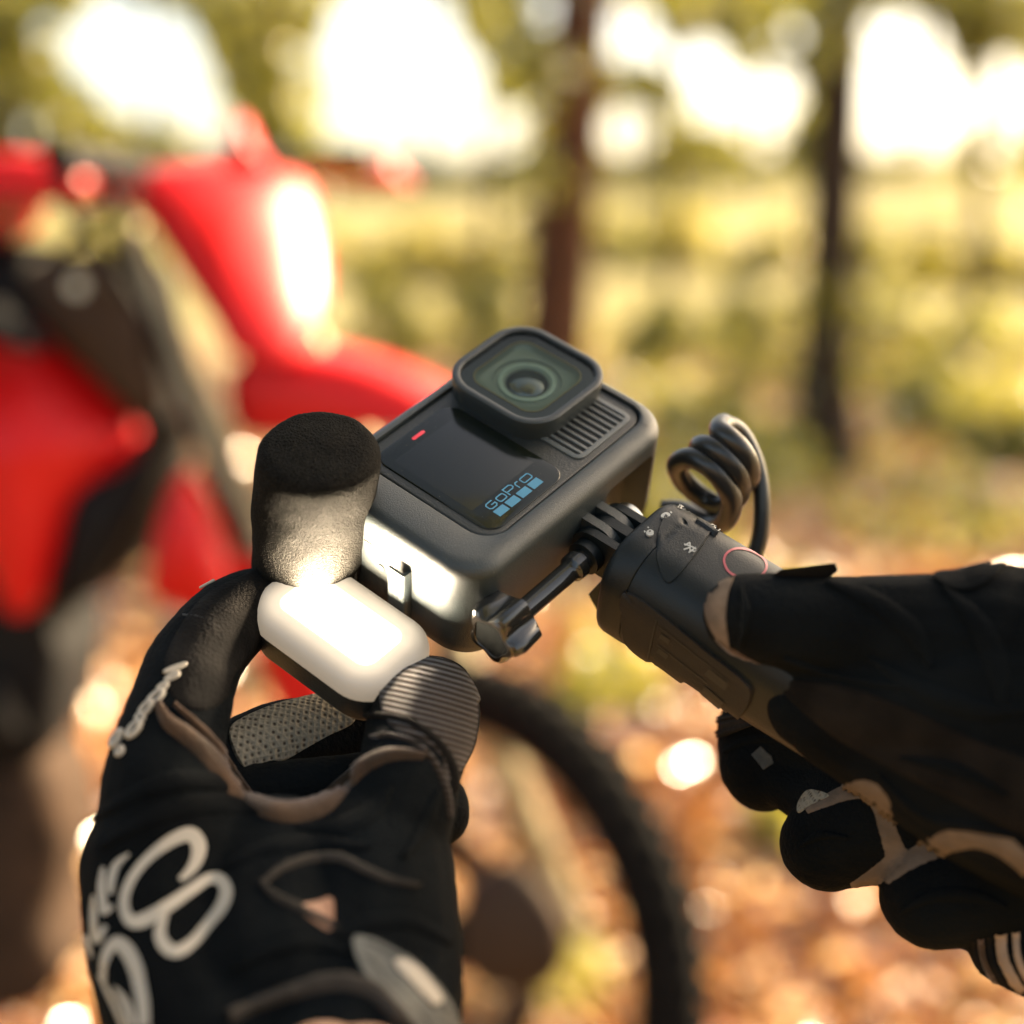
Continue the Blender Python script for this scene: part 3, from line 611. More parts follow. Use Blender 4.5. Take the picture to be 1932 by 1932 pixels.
# lens
LX, LY = 39.8, 15.8
def sq(h, r, z, n=10): return rr(LX, LY, h, h, r, z, n)
lens = part('lens_cover', loft('lens_cover', [sq(18.6, 10.4, -2), sq(18.7, 10.5, -.2), sq(19.0, 10.8, 2), sq(19.2, 11, 5.2), sq(19.1, 10.9, 5.75), sq(18.8, 10.7, 5.97), sq(17.1, 9.0, 6.0), sq(16.85, 8.8, 5.85), sq(16.8, 8.7, 5.3), sq(16.7, 8.6, 4.1)], True, False), M_RIM, sharp=40)
part('lens_bezel', loft('lens_bezel', [sq(16.75, 8.6, 4.15), sq(16.7, 8.6, 4.6), sq(13.0, 5.6, 4.6), sq(12.8, 5.4, 4.2)], False, False), M_GLASS, lens)
part('seal', loft('seal', [sq(13.1, 5.5, 4.62), sq(13.05, 5.4, 4.78), sq(12.65, 5.2, 4.78), sq(12.6, 5.2, 4.4)], False, False), M_GOLD, lens)
def circ(r, z, n=48): return [(LX+r*math.cos(2*math.pi*i/n), LY+r*math.sin(2*math.pi*i/n), z) for i in range(n)]
part('baffle', loft('baffle', [sq(12.65, 5.2, 4.3, 12), sq(12.2, 4.8, 3.6, 12), sq(11.9, 6, 2.9, 12), sq(11.2, 11.1, 2.6, 12), sq(10.4, 10.39, 2.6, 12), sq(10.2, 10.19, 2.0, 12), sq(8.8, 8.79, 1.9, 12)], False, True), M_LENSFLOOR, lens)
part('lens_ring', loft('lens_ring', [circ(8.9, 1.7), circ(8.8, 2.5), circ(8.3, 2.7), circ(7.4, 2.6), circ(7.0, 1.6), circ(6.2, .8)], False, True), M_RING, lens)
part('lens_ring', loft('lens_ring', [circ(6.2, .9), circ(5.6, 1.9), circ(3.6, 1.2), circ(3.0, .9)], False, False), M_LENSFLOOR, lens)
part('front_element', loft('front_element', [circ(6.6, 1.6)]+[circ(6.6*math.cos(a), 1.6+2.1*math.sin(a)) for a in np.linspace(.12, 1.45, 10)], False, True), mat('coated_glass', (.008, .014, .008), .04, .8, coat=.6), lens, sharp=0)
part('inner_element', loft('inner_element', [circ(2.4, 3.35), circ(2.2, 3.45), circ(1.7, 3.62)], False, False), M_RING, lens)
gm = bpy.data.materials.new('cover_glass'); gm.use_nodes = True; n_ = gm.node_tree; n_.nodes.remove(n_.nodes['Principled BSDF'])
tr = n_.nodes.new('ShaderNodeBsdfTransparent'); gl = n_.nodes.new('ShaderNodeBsdfGlossy'); gl.inputs['Roughness'].default_value = .03; fr = n_.nodes.new('ShaderNodeFresnel'); fr.inputs[0].default_value = 1.27; ms_ = n_.nodes.new('ShaderNodeMixShader')
tr.inputs[0].default_value = (.86, .92, .84, 1)
n_.links.new(fr.outputs[0], ms_.inputs[0]); n_.links.new(tr.outputs[0], ms_.inputs[1]); n_.links.new(gl.outputs[0], ms_.inputs[2]); n_.links.new(ms_.outputs[0], n_.nodes['Material Output'].inputs[0])
cgl = sq(16.72, 8.6, 5.0); part('cover_glass', pydata('cover_glass', cgl, [tuple(range(len(cgl)))]), gm, lens, smooth=False)
# grille
gfr = part('grille_frame', loft('grille_frame', [rr(38.9, -6.9, 13.1, 8.5, 3, -1.2, 6), rr(38.9, -6.9, 13.1, 8.5, 3, -.55, 6), rr(38.9, -6.9, 12.8, 8.2, 2.8, -.45, 6), rr(38.9, -6.9, 11.6, 7.0, 1.8, -.45, 6), rr(38.9, -6.9, 11.4, 6.8, 1.6, -.6, 6), rr(38.9, -6.9, 11.4, 6.8, 1.6, -.85, 6)], False, False), M_GREYSLAT)
part('grille_recess', rbox('grille_recess', 38.9, -6.9, 11.5, 6.9, 1.6, -.84, -1.4, .02, 6), M_DARK, gfr)
sl_ = rbox('slat', 0, 0, .52, 6.9, .25, .35, -.3, .22, 3)
scale_mesh(sl_)
for i in range(9):
    o = bpy.data.objects.new('slat', sl_); COL.objects.link(o); o.parent = gfr; o.location = ((28.9+2.5*i)/1000, -.0069, -.00065)
    if i == 0: sl_.materials.append(M_GREYSLAT); sl_.shade_smooth()
# cold shoe on the left side
def cshape(y0, y1, d, x0=-31.55, x1=-34.6, th=.9):
    pts = [(x0, y0), (x1+.6, y0), (x1, y0+d*.6), (x1, y1), (x1+th, y1), (x1+th, y0+d*th*1.2), (x0, y0+d*th*1.2)]
    return pts
for (y0, y1, d, z0, z1) in ((-2.9, 3.0, 1, -10.8, -30), (20.4, 16.0, -1, -10.8, -30)):
    pts = cshape(y0, y1, d)
    part('cold_shoe_rail', loft('cold_shoe_rail', [[(x, y, z) for x, y in pts] for z in (z0, z1)]), M_HOUSE, sharp=50)
part('shoe_plate', rbox('shoe_plate', 8.7, -21, 7.2, 9.5, .5, 31.62, 31.0, .1, 3, ax='zy') if False else loft('shoe_plate', [[(x, p[0], p[1]) for p in [(q[0], q[1]) for q in rr(8.7, -20.5, 6.6, 10, .6, 0, 3)]] for x in (-31.3, -31.7)]), M_BODY)
part('shoe_detent', tube('shoe_detent', [(-31.6, 8.1, -17), (-32.05, 8.1, -17)], [1.3, 1.0], 16), M_BODY)
part('housing_seam', flat_stroke('housing_seam', [(50.5, -18.2), (51.1, -21.5)], .18, -.02, .04), M_DARK)
# mounting fingers
for x in (17.5, 24.0):
    yz = [(-31.5+7.2*math.cos(a), -17+7.2*math.sin(a)) for a in np.linspace(-math.pi/2-math.pi/2+.0, -math.pi/2-math.pi/2+.0, 1)]
    a_ = [(-31.5-7.2*math.sin(t), -17+7.2*math.cos(t)) for t in np.linspace(0, math.pi, 13)]
    out = [(-16, -9.8)]+a_+[(-16, -24.2)]
    part('mount_finger', loft('mount_finger', [[(x+dx, y*(1)+0, z) for y, z in out] for dx in (-1.45, 1.45)]), M_HOUSE, sharp=40)

# foam wind cover on the microphone
fo = thing('foam_windscreen', 'black foam wind cover on the microphone at the camera corner, lit from below', 'microphone foam', GM @ Matrix.Translation((-.036, .032, -.03)))
lo = []
for (r, z, cx, cy) in [(16.9-4.5*(1-math.sin(a)), 16.5-4.5*(1-math.cos(a)), -33.2, 29.9) for a in np.linspace(.0, math.pi/2, 7)]+[(17.1, 7, -33.7, 30.3), (17.1, 2, -34.2, 30.7), (17.0, -2, -34.8, 31.2), (16.8, -8, -35.3, 31.6), (16.5, -16, -35.8, 31.9), (16.2, -24, -36.1, 32.1), (16.6, -32, -37.0, 33), (14, -36, -37, 33)]:
    lo.append([(cx+r*math.cos(2*math.pi*i/64), cy+r*math.sin(2*math.pi*i/64), z) for i in range(64)])
fm = loft('foam', [[(p[0]*f+(-33.6)*(1-f), p[1]*f+30.2*(1-f), 16.5+.9*(1-f*f)) for p in lo[0]] for f in (.05, .3, .6, .85)]+lo, True, True)
t_ = bpy.data.objects.new('t', fm); COL.objects.link(t_); sb = t_.modifiers.new('s', 'SUBSURF'); sb.levels = 2; fm2 = evaluated(t_, 'foam'); bpy.data.objects.remove(t_)
co = np.empty(len(fm2.vertices)*3); fm2.vertices.foreach_get('co', co); co = co.reshape(-1, 3); no = np.array([v.normal[:] for v in fm2.vertices])
co += no*np.array([.16*noise.noise(Vector(c)*1.6)+.35*noise.noise(Vector(c)*.16) for c in co])[:, None]
fm2.vertices.foreach_set('co', co.ravel()); fm2.update(); fm2.transform(GS)
link('foam_sleeve', inv_to(fm2, fo), M_FOAM, fo, sharp=0)

# thumb screw through the hinge
ts = thing('thumb_screw', 'long black thumb screw with a faceted knob clamping the camera to the grip', 'screw', GM @ Matrix.Translation((.0, -.0315, -.017)))
def xloft(name, prof, m, n=24, lob=0, y=0, z=0, sharp=35):
    L_ = []
    for x, r, l in prof:
        L_.append([(x, y+(r-l*(.5+.5*math.cos(5*t)))*math.cos(t), z+(r-l*(.5+.5*math.cos(5*t)))*math.sin(t)) for t in [2*math.pi*i/n for i in range(n)]])
    return link(name, scale_mesh(loft(name, L_)), m, ts, sharp=sharp)
xloft('shaft', [(-22, 3.1, 0), (2, 3.1, 0), (3, 3.3, 0), (4, 4.1, 0), (7, 4.2, 0), (7.6, 3.6, 0), (30, 3.0, 0)], M_GLOSS)
xloft('collar', [(9, 3.4, 0), (9.2, 5.2, 0), (12.2, 5.2, 0), (12.4, 3.4, 0)], M_GRIP)
xloft('knob', [(-19.0, 3.4, 0), (-19.8, 7.6, 1.0), (-20.8, 9.4, 3.0), (-28.0, 9.9, 3.6), (-30.4, 9.0, 2.8), (-31.2, 7.8, 1.8)], M_GLOSS, 60, sharp=28)
xloft('knob_face', [(-31.1, 8.0, 2.0), (-31.6, 7.6, 1.8), (-31.5, 6.2, .8), (-29.6, 5.2, .2), (-29.5, .2, 0)], M_CHROME, 60, sharp=28)
xloft('nut', [(28.9, 3, 0), (29.0, 5.4, 0), (31.8, 5.4, 0), (32.2, 5.0, 0), (32.2, 3, 0)], M_STEEL)

# ================================================================== GRIP
grip = thing('camera_grip', 'black remote control hand grip with printed icons, held in the right glove', 'camera grip', GM @ Matrix.Translation((.0208, -.042, -.021)))
GX, GZ = 20.8, -21.0
def gl_(ins, y, hx_=18.6, hz_=18.6, r=13): return [(p[0], y, p[1]) for p in rr(GX, GZ, hx_-ins, hz_-ins, r-ins*.6, 0, 8)]
body_loops = [gl_(6, -41.6), gl_(2.2, -41.7), gl_(.9, -42.1), gl_(.25, -43), gl_(0, -44.4), gl_(0, -50.6), gl_(.12, -50.8), gl_(.5, -51.0), gl_(.12, -51.2), gl_(.1, -51.4), gl_(.15, -60), gl_(.35, -90), gl_(.8, -118), gl_(1.5, -128), gl_(4, -131)]
bm_ = loft('grip_body', body_loops); bm_.transform(GS)
GSURF = Surf(bm_, None, .45)
link('grip_body', inv_to(bm_, grip), M_GRIP, grip, sharp=40)
def gpart(name, me, m, parent=None, sharp=40): return link(name, inv_to(me, grip), m, grip, sharp=sharp)
for x, wdt in ((14.0, 1.35), (20.8, 1.7), (27.4, 1.35)):
    a_ = [(-31.5+7.0*math.sin(t), -17+7.0*math.cos(t)) for t in np.linspace(0, math.pi, 13)]
    out = [(-42.5, -10.0)]+a_+[(-42.5, -24)]
    me = loft('hinge_prong', [[(x+dx, y, z) for y, z in out] for dx in (-wdt, -wdt+.25, wdt-.25, wdt)]); me.transform(GS); gpart('hinge_prong', me, M_GRIP)
me = rbox('hinge_block', 20.8, -17, 8.2, 7.0, .8, -40.2, -44, .4, 3, ax='xz'); me.transform(GS); gpart('hinge_block', me, M_GRIP)
# wedge under the hinge
me = loft('hinge_wedge', [[(x, y, z) for y, z in ((-36, -26), (-41.8, -26), (-41.8, -38), (-39, -40), (-33, -33))] for x in (12, 30)]); me.transform(GS); gpart('release_wedge', me, M_GRIP)
S = GSURF
gpart('leg_panel', S.patch('leg_panel', [(1172, 1128), (1190, 1118), (1240, 1150), (1330, 1222), (1412, 1288), (1418, 1320), (1400, 1350), (1380, 1358), (1340, 1330), (1250, 1265), (1190, 1220), (1176, 1190)], .0010, 6), M_PANEL)
for pth in ([(1243, 1166), (1226, 1240)], ):
    gpart('panel_seam', S.stroke('panel_seam', pth, 3, .0013, flat=True), M_DARK)
for pth, wd in (([(1250, 1195), (1268, 1207)], 9), ([(1246, 1222), (1264, 1236)], 9), ([(1338, 1262), (1376, 1292)], 15), ([(1330, 1296), (1366, 1326)], 15)):
    gpart('panel_slot', S.stroke('panel_slot', pth, wd, .00125, flat=True), M_DARK)
for pth in ([(1250, 1180), (1380, 1282)], [(1244, 1212), (1340, 1286)]):
    gpart('panel_groove', S.stroke('panel_groove', pth, 2.2, .0012, flat=True), M_DARK)
# button island, rocker and record button
gpart('button_ridge', S.stroke('button_ridge', [(1312, 986), (1322, 990), (1342, 1004), (1352, 1011)], [6, 10, 10, 6], .0018), M_GRIP)
gpart('button_island', S.patch('button_island', [(1278, 950), (1330, 944), (1388, 962), (1376, 973), (1345, 1000), (1318, 1040), (1266, 1100), (1244, 1076), (1238, 1030), (1250, 980)], .0006, 8), M_GRIP)
gpart('button_seam', S.stroke('button_seam', [(1385, 966), (1372, 972), (1352, 990), (1326, 1022), (1306, 1052)], 2.6, .0008, flat=True), M_DARK)
gpart('record_ring', S.stroke('record_ring', [(1366, 1060), (1370, 1046), (1383, 1037), (1402, 1036), (1424, 1043), (1440, 1054), (1446, 1068), (1440, 1082), (1420, 1090), (1392, 1088), (1374, 1078)], 4.2, .0002, k=5, closed=True, flat=True), M_PINK)
def icon(pths, wd=2.6, closed=False):
    return join('i', [S.stroke('i', p, wd, .0008, k=2, closed=c, flat=True, rows=2) for p, c in pths])
Z = lambda x, y: ((1750+x*.31056)*.60375, (1450+y*.31056)*.60375)
gpart('bluetooth_icon', icon([([Z(1245, 825), Z(1362, 868), Z(1350, 902), Z(1318, 880)], False), ([Z(1303, 808), Z(1250, 838)], False), ([Z(1303, 808), Z(1306, 905)], False), ([Z(1290, 912), Z(1362, 858)], False), ([Z(1240, 880), Z(1300, 860)], False)], 2.6), M_WHITE)
gpart('power_icon', icon([([Z(1475, 655), Z(1520, 630), Z(1605, 665), Z(1600, 680), Z(1548, 702), Z(1478, 662)], False), ([Z(1545, 648), Z(1530, 664), Z(1556, 662), Z(1540, 680)], False)], 2.0), M_WHITE)
gpart('timer_icon', join('i', [S.patch('i', [Z(870, 690), Z(905, 672), Z(938, 688), Z(936, 720), Z(900, 735), Z(868, 718)], .0006, 3), icon([([Z(845, 690), Z(855, 708)], False), ([Z(878, 655), Z(892, 660)], False)], 2.5)]), M_WHITE)
gpart('timer_icon', S.stroke('i', [Z(898, 690), Z(905, 705)], 4, .0009, flat=True), M_DARK)
gpart('video_icon', join('i', [S.patch('i', [Z(1015, 525), Z(1060, 500), Z(1105, 515), Z(1100, 540), Z(1060, 560), Z(1020, 548)], .0006, 3), icon([([Z(1105, 500), Z(1120, 515)], False)], 3)]), M_WHITE)
gpart('photo_icon', icon([([Z(1190, 420), Z(1215, 408), Z(1262, 425), Z(1250, 448), Z(1215, 450), Z(1190, 425)], False), ([Z(1212, 430), Z(1232, 426), Z(1232, 440), Z(1212, 430)], False)], 1.8), M_WHITE)

# ================================================================== COILED CABLE
sp = smoothpath([(1250, 962, .505), (1290, 965, .502), (1340, 990, .494), (1370, 980, .484), (1380, 942, .476), (1364, 908, .472), (1338, 880, .471), (1305, 864, .475), (1278, 876, .482), (1289, 906, .491), (1328, 941, .495), (1368, 956, .490), (1394, 931, .482), (1394, 898, .473), (1374, 868, .470), (1346, 845, .471), (1320, 842, .478), (1330, 864, .490), (1364, 896, .496), (1396, 912, .490), (1413, 903, .480), (1412, 876, .473), (1398, 848, .470), (1376, 826, .470), (1358, 812, .474), (1366, 800, .481), (1390, 808, .485), (1412, 838, .487), (1431, 890, .488), (1438, 950, .488), (1434, 1010, .489), (1422, 1050, .490), (1408, 1095, .492)], 5)
cb = thing('coiled_cable', 'short black coiled cable standing up behind the grip', 'cable', P(1330, 975, .492))
link('cable', inv_to(tube('cable', [P(*p) for p in sp], [.0033 if i < len(sp)*.78 else .0026 for i in range(len(sp))], 14), cb), M_CABLE, cb, sharp=0)

# ================================================================== POCKET LIGHT
LM = GM @ Matrix.Translation((-.0502, .0063, -.030))
lamp = thing('pocket_light', 'small lit video light with a glowing white diffuser pinched in the left glove', 'light', LM)
lm = bpy.data.materials.new('lit_diffuser'); lm.use_nodes = True; n = lm.node_tree; b = n.nodes['Principled BSDF']
b.inputs['Base Color'].default_value = (.22, .20, .18, 1); b.inputs['Roughness'].default_value = .5
tc = n.nodes.new('ShaderNodeTexCoord'); sx = n.nodes.new('ShaderNodeSeparateXYZ'); n.links.new(tc.outputs['Object'], sx.inputs[0])
def math_(op, a, b_=None):
    q = n.nodes.new('ShaderNodeMath'); q.operation = op
    for i, v in ((0, a), (1, b_)):
        if v is None: continue
        if hasattr(v, 'is_linked') or hasattr(v, 'links'): n.links.new(v, q.inputs[i])
        else: q.inputs[i].default_value = v
    return q.outputs[0]
qx = math_('MAXIMUM', math_('SUBTRACT', math_('ABSOLUTE', sx.outputs[0]), .0042), 0.0); qy = math_('MAXIMUM', math_('SUBTRACT', math_('ABSOLUTE', sx.outputs[1]), .0136), 0.0)
dd_ = math_('POWER', math_('ADD', math_('POWER', qx, 2.0), math_('POWER', qy, 2.0)), .5)
mr = n.nodes.new('ShaderNodeMapRange'); mr.interpolation_type = 'SMOOTHERSTEP'; mr.inputs['From Min'].default_value = .0005; mr.inputs['From Max'].default_value = .0046; mr.inputs['To Min'].default_value = 1; mr.inputs['To Max'].default_value = 0
n.links.new(dd_, mr.inputs[0])
CORE, RIM, EDGE = 150.0, .17, .045
m3 = n.nodes.new('ShaderNodeMapRange'); m3.interpolation_type = 'SMOOTHSTEP'; m3.inputs['From Min'].default_value = .0045; m3.inputs['From Max'].default_value = .0105; m3.inputs['To Min'].default_value = RIM; m3.inputs['To Max'].default_value = EDGE
n.links.new(dd_, m3.inputs[0])
st = math_('ADD', math_('MULTIPLY', math_('POWER', mr.outputs[0], 2.0), CORE), m3.outputs[0])
b.inputs['Emission Color'].default_value = (1.0, .80, .56, 1); n.links.new(st, b.inputs['Emission Strength'])
dm = rbox('diffuser', 0, 0, 15.4, 25.8, 12, 8, 1.2, 4.4, 10, fb=.8)
dif = link('diffuser', scale_mesh(dm), lm, lamp, sharp=0)
link('light_body', scale_mesh(rbox('light_body', 0, 0, 14.9, 25.3, 11.6, 1.6, -8.5, .3, 10, fb=2.2)), M_BODY, lamp)

# ================================================================== LEFT GLOVE
lh = thing('gloved_hand', 'left hand in a black riding glove with big ivory letters pinching the lit light', 'gloved hand', P(560, 1900, .37))
chL = [
 [(330, 1650, .402, 182), (325, 1800, .388, 160), (420, 1980, .372, 190)],
 [(700, 1640, .405, 158), (700, 1830, .385, 178), (640, 2040, .37, 225)],
 [(520, 1690, .405, 190), (540, 1880, .385, 230)],
 [(330, 1600, .404, 165), (310, 1470, .412, 118), (338, 1335, .424, 97), (385, 1222, .440, 88), (465, 1152, .456, 77), (560, 1135, .470, 70)],
 [(640, 1640, .405, 140), (740, 1560, .407, 110), (775, 1450, .416, 98), (800, 1365, .431, 104), (812, 1330, .440, 94)],
 [(330, 1500, .432, 90), (430, 1440, .443, 78), (540, 1396, .454, 76), (680, 1386, .464, 72), (790, 1420, .466, 62)],
 [(440, 1520, .432, 66), (560, 1500, .434, 62), (700, 1480, .436, 62)],
 [(700, 1560, .44, 80), (800, 1545, .434, 62), (828, 1535, .431, 58), (826, 1510, .432, 54)],
]
glm = blobmesh('glove', chL, .0011, 9, .0011, 42, .10)
LS = Surf(glm, None, .40)
link('glove', inv_to(glm.copy(), lh), M_GLOVE, lh, sharp=0)
def hp(name, me, m, par=lh, lab=None):
    o = link(name, inv_to(me, par), m, par, sharp=60)
    if lab: o['label'] = lab
    return o
MS = Surf(blobmesh('m', [chL[5]], .0011, 9), None, .44)
hp('mesh_panel', MS.patch('mesh_panel', [(438, 1372), (500, 1340), (560, 1322), (610, 1314), (650, 1330), (668, 1362), (610, 1392), (540, 1430), (484, 1462), (456, 1446), (436, 1406)], .0011, 8), M_KNIT)
hp('suede_binding', LS.stroke('suede_binding', [(300, 1330), (318, 1362), (352, 1388), (392, 1424), (430, 1470), (468, 1508), (512, 1528), (560, 1532), (610, 1516), (650, 1478), (690, 1444), (740, 1424), (800, 1428)], [18, 30, 34, 34, 34, 34, 38, 42, 42, 34, 28, 26, 12], .0022, rows=6), M_SUEDE)
hp('suede_binding', LS.stroke('suede_binding', [(330, 1330), (372, 1368), (412, 1412), (446, 1462), (474, 1496)], [8, 14, 16, 16, 8], .0016, rows=4), M_SUEDE)
hp('thumb_knit', LS.patch('thumb_knit', [(716, 1310), (740, 1272), (790, 1245), (830, 1242), (872, 1264), (902, 1310), (908, 1360), (896, 1420), (868, 1470), (845, 1440), (800, 1400), (740, 1372)], .0005, 9), M_RIB)
hp('thumb_seam', LS.stroke('thumb_seam', [(690, 1352), (730, 1352), (780, 1368), (822, 1400), (850, 1442), (858, 1492)], [8, 14, 16, 16, 16, 10], .0018), M_GLOVE2)
hp('thumb_seam', LS.stroke('thumb_seam', [(700, 1392), (740, 1388), (785, 1404), (820, 1440), (842, 1490), (848, 1540)], [6, 10, 12, 12, 12, 8], .0012), M_RIB)
hp('finger_panel', LS.patch('finger_panel', [(330, 1200), (380, 1130), (450, 1090), (500, 1075), (510, 1150), (480, 1226), (440, 1276), (425, 1320), (380, 1340), (330, 1320), (310, 1260)], .0004, 8), M_GLOVE2)
hp('finger_seam', LS.stroke('finger_seam', [(345, 1160), (380, 1166), (412, 1185), (440, 1216)], [3, 5, 5, 3], .0006), M_DARK)
q_ = lambda x, y: (120.75+x*.21880, 1509.4+y*.21880)
hp('printed_letter', LS.stroke('printed_letter', [q_(1000, 690), q_(1080, 620), q_(1145, 510), q_(1160, 390), q_(1090, 300), q_(960, 335), q_(800, 440), q_(650, 590), q_(550, 760), q_(525, 930), q_(590, 1050), q_(720, 1025), q_(900, 915), q_(1080, 790), q_(1230, 690), q_(1350, 690), q_(1405, 790), q_(1360, 930), q_(1240, 1080), q_(1110, 1230), q_(980, 1310), q_(880, 1270), q_(830, 1150), q_(870, 990)], [x*.185 for x in (50, 90, 125, 150, 150, 130, 105, 95, 95, 105, 130, 150, 130, 115, 115, 125, 130, 125, 110, 110, 125, 130, 115, 70)], .00035, k=6, flat=True), M_LETTER)
hp('printed_letter', LS.stroke('printed_letter', [q_(565, 465), q_(460, 560), q_(415, 690), q_(410, 810)], [5, 14, 16, 10], .00035, flat=True), M_LETTER)
hp('printed_letter', LS.stroke('printed_letter', [q_(345, 580), q_(330, 740), q_(345, 900), q_(355, 960), q_(430, 915)], [7, 14, 17, 16, 8], .00035, flat=True), M_LETTER)
hp('printed_letter', LS.stroke('printed_letter', [q_(262, 820), q_(262, 980), q_(272, 1160), q_(300, 1200), q_(365, 1085)], [5, 13, 14, 15, 9], .00035, flat=True), M_LETTER)
hp('printed_letter', LS.stroke('printed_letter', [q_(190, 1165), q_(215, 1250), q_(250, 1360)], [9, 11, 4], .00035, flat=True), M_LETTER)
hp('printed_letter', LS.stroke('printed_letter', [q_(352, 1560), q_(350, 1420), q_(395, 1290), q_(470, 1235), q_(550, 1300), q_(620, 1440), q_(660, 1600), q_(690, 1780), q_(695, 1960)], [8, 14, 20, 26, 28, 27, 25, 23, 22], .00035, k=6, flat=True), M_LETTER)
hp('printed_letter', LS.stroke('printed_letter', [q_(310, 1500), q_(380, 1640), q_(460, 1800), q_(530, 1960)], [5, 9, 10, 10], .00035, flat=True), M_LETTER)
hp('printed_letter', LS.stroke('printed_letter', [q_(440, 1610), q_(500, 1690), q_(560, 1800), q_(600, 1960)], [3, 12, 16, 14], .00035, flat=True), M_LETTER)
# raised rubber letters along the back of the index finger
def rubber(u, v, a, b_, ang, th=.0011):
    c, nn = LS.hit(u, v); sc_ = (c-cam_loc).length/FPX
    dr = P(u+math.cos(rad(ang))*30, v+math.sin(rad(ang))*30, .42)-P(u, v, .42); e = (dr-nn*dr.dot(nn)).normalized(); f = nn.cross(e)
    return tube('r', [c+nn*.0004+e*a*sc_*math.cos(t)+f*b_*sc_*math.sin(t) for t in [2*math.pi*i/20 for i in range(20)]], [th]*20, 8, closed=True)
for (u, v, a, b_, ang, th) in ((255, 1258, 17, 9, -62, .0007), (243, 1294, 15, 8, -66, .0007), (234, 1318, 7, 9, -66, .0006), (228, 1350, 17, 10, -74, .0008), (222, 1394, 15, 11, -70, .0009), (228, 1418, 7, 9, -70, .0007), (272, 1224, 10, 5, -55, .0006), (300, 1190, 13, 4, -45, .0006), (336, 1152, 22, 3, -40, .0005), (392, 1104, 14, 2, -30, .0004)):
    hp('rubber_letter', rubber(u, v, a, b_, ang, th), M_LETTER)
for pth, wd in (([(178, 1545), (250, 1502), (330, 1474), (420, 1476), (468, 1498)], [14, 34, 44, 34, 12]), ([(190, 1600), (270, 1552), (360, 1520), (450, 1520), (500, 1532)], [12, 34, 46, 36, 12]), ([(560, 1560), (640, 1560), (700, 1530), (740, 1480)], [12, 40, 44, 14]), ([(760, 1620), (800, 1560), (826, 1490)], [12, 36, 14]), ([(420, 1640), (500, 1600), (600, 1590), (700, 1600)], [10, 30, 34, 10]), ([(640, 1770), (700, 1740), (780, 1740), (850, 1780)], [10, 34, 34, 12]), ([(440, 1830), (520, 1790), (600, 1780), (660, 1800)], [10, 30, 30, 10])):
    hp('knit_fold', LS.stroke('knit_fold', pth, wd, .0013, rows=8), M_GLOVE)
# wrist opening, pull strap, skin and cuff
hp('vent_binding', LS.stroke('vent_binding', [(498, 1668), (530, 1640), (580, 1622), (640, 1618), (690, 1640), (735, 1660), (790, 1672)], [8, 14, 17, 18, 18, 14, 6], .0016), M_CUFF)
hp('vent_binding', LS.stroke('vent_binding', [(494, 1664), (520, 1690), (560, 1712), (610, 1738), (640, 1752)], [10, 14, 14, 12, 6], .0016), M_CUFF)
hp('bare_skin', LS.patch('bare_skin', [(562, 1712), (600, 1700), (626, 1694), (630, 1730), (624, 1756), (596, 1742)], .0002, 3), M_SKIN)
hp('pull_strap', LS.patch('pull_strap', [(668, 1772), (720, 1782), (775, 1816), (825, 1866), (862, 1940), (830, 1980), (770, 1930), (715, 1880), (680, 1826)], .0016, 5), M_STRAP)
for pth in ([(690, 1784), (740, 1806), (790, 1846), (835, 1910)], [(684, 1806), (726, 1850), (774, 1904), (812, 1950)]):
    hp('strap_seam', LS.stroke('strap_seam', pth, 5, .0021, rows=3), M_CUFF)
hp('strap_label', LS.patch('strap_label', [(740, 1822), (764, 1818), (800, 1850), (822, 1890), (806, 1898), (770, 1862)], .0024, 4), M_LETTER)
skm = blobmesh('wrist', [[(610, 2050, .340, 118), (660, 2140, .335, 150), (720, 2500, .31, 175), (800, 3300, .27, 230)], [(690, 2050, .338, 112), (690, 2160, .335, 150)]], .0012, 6, .0003, 40)
hp('wrist_skin', skm, M_SKIN)
hp('cuff', LS.stroke('cuff', [(430, 1920), (500, 1888), (580, 1862), (650, 1852), (710, 1872), (760, 1930)], [26, 30, 34, 36, 34, 26], .003), M_CUFF)

# ================================================================== RIGHT GLOVE
rh = thing('gloved_hand', 'right hand in a black riding glove with tan finger gussets gripping the handle', 'gloved hand', P(1900, 1400, .44))
chR = [
 [(1406, 1160, .418, 80), (1470, 1170, .417, 90), (1600, 1188, .415, 103), (1730, 1206, .412, 122), (1860, 1225, .410, 150), (2020, 1240, .405, 190)],
 [(1530, 1330, .424, 84), (1600, 1362, .420, 106), (1720, 1400, .415, 150), (1860, 1440, .410, 200), (2040, 1480, .405, 240)],
 [(1480, 1262, .424, 46), (1560, 1290, .42, 84)],
 [(1600, 1300, .42, 96), (1640, 1320, .415, 120), (1800, 1330, .41, 170), (2000, 1340, .405, 220)],
 [(1412, 1374, .480, 60), (1420, 1410, .477, 68), (1430, 1440, .475, 76), (1438, 1456, .474, 74)],
 [(1440, 1395, .478, 80), (1560, 1400, .468, 100), (1660, 1420, .455, 120)],
 [(1562, 1588, .448, 90), (1600, 1570, .446, 102), (1680, 1540, .442, 115), (1800, 1500, .436, 130)],
 [(1478, 1478, .466, 46), (1540, 1500, .460, 62), (1600, 1500, .452, 76)],
 [(1768, 1686, .430, 106), (1830, 1668, .428, 118), (1920, 1640, .424, 130), (2040, 1600, .42, 150)],
 [(1900, 1230, .41, 170), (2080, 1300, .405, 195), (2240, 1350, .40, 172)],
 [(1905, 1790, .425, 78), (1960, 1800, .420, 92), (2060, 1790, .415, 110)],
]
grm = blobmesh('glove', chR, .0011, 8, .0010, 42, .10)
RS = Surf(grm, None, .44)
link('glove', inv_to(grm.copy(), rh), M_GLOVE, rh, sharp=0)
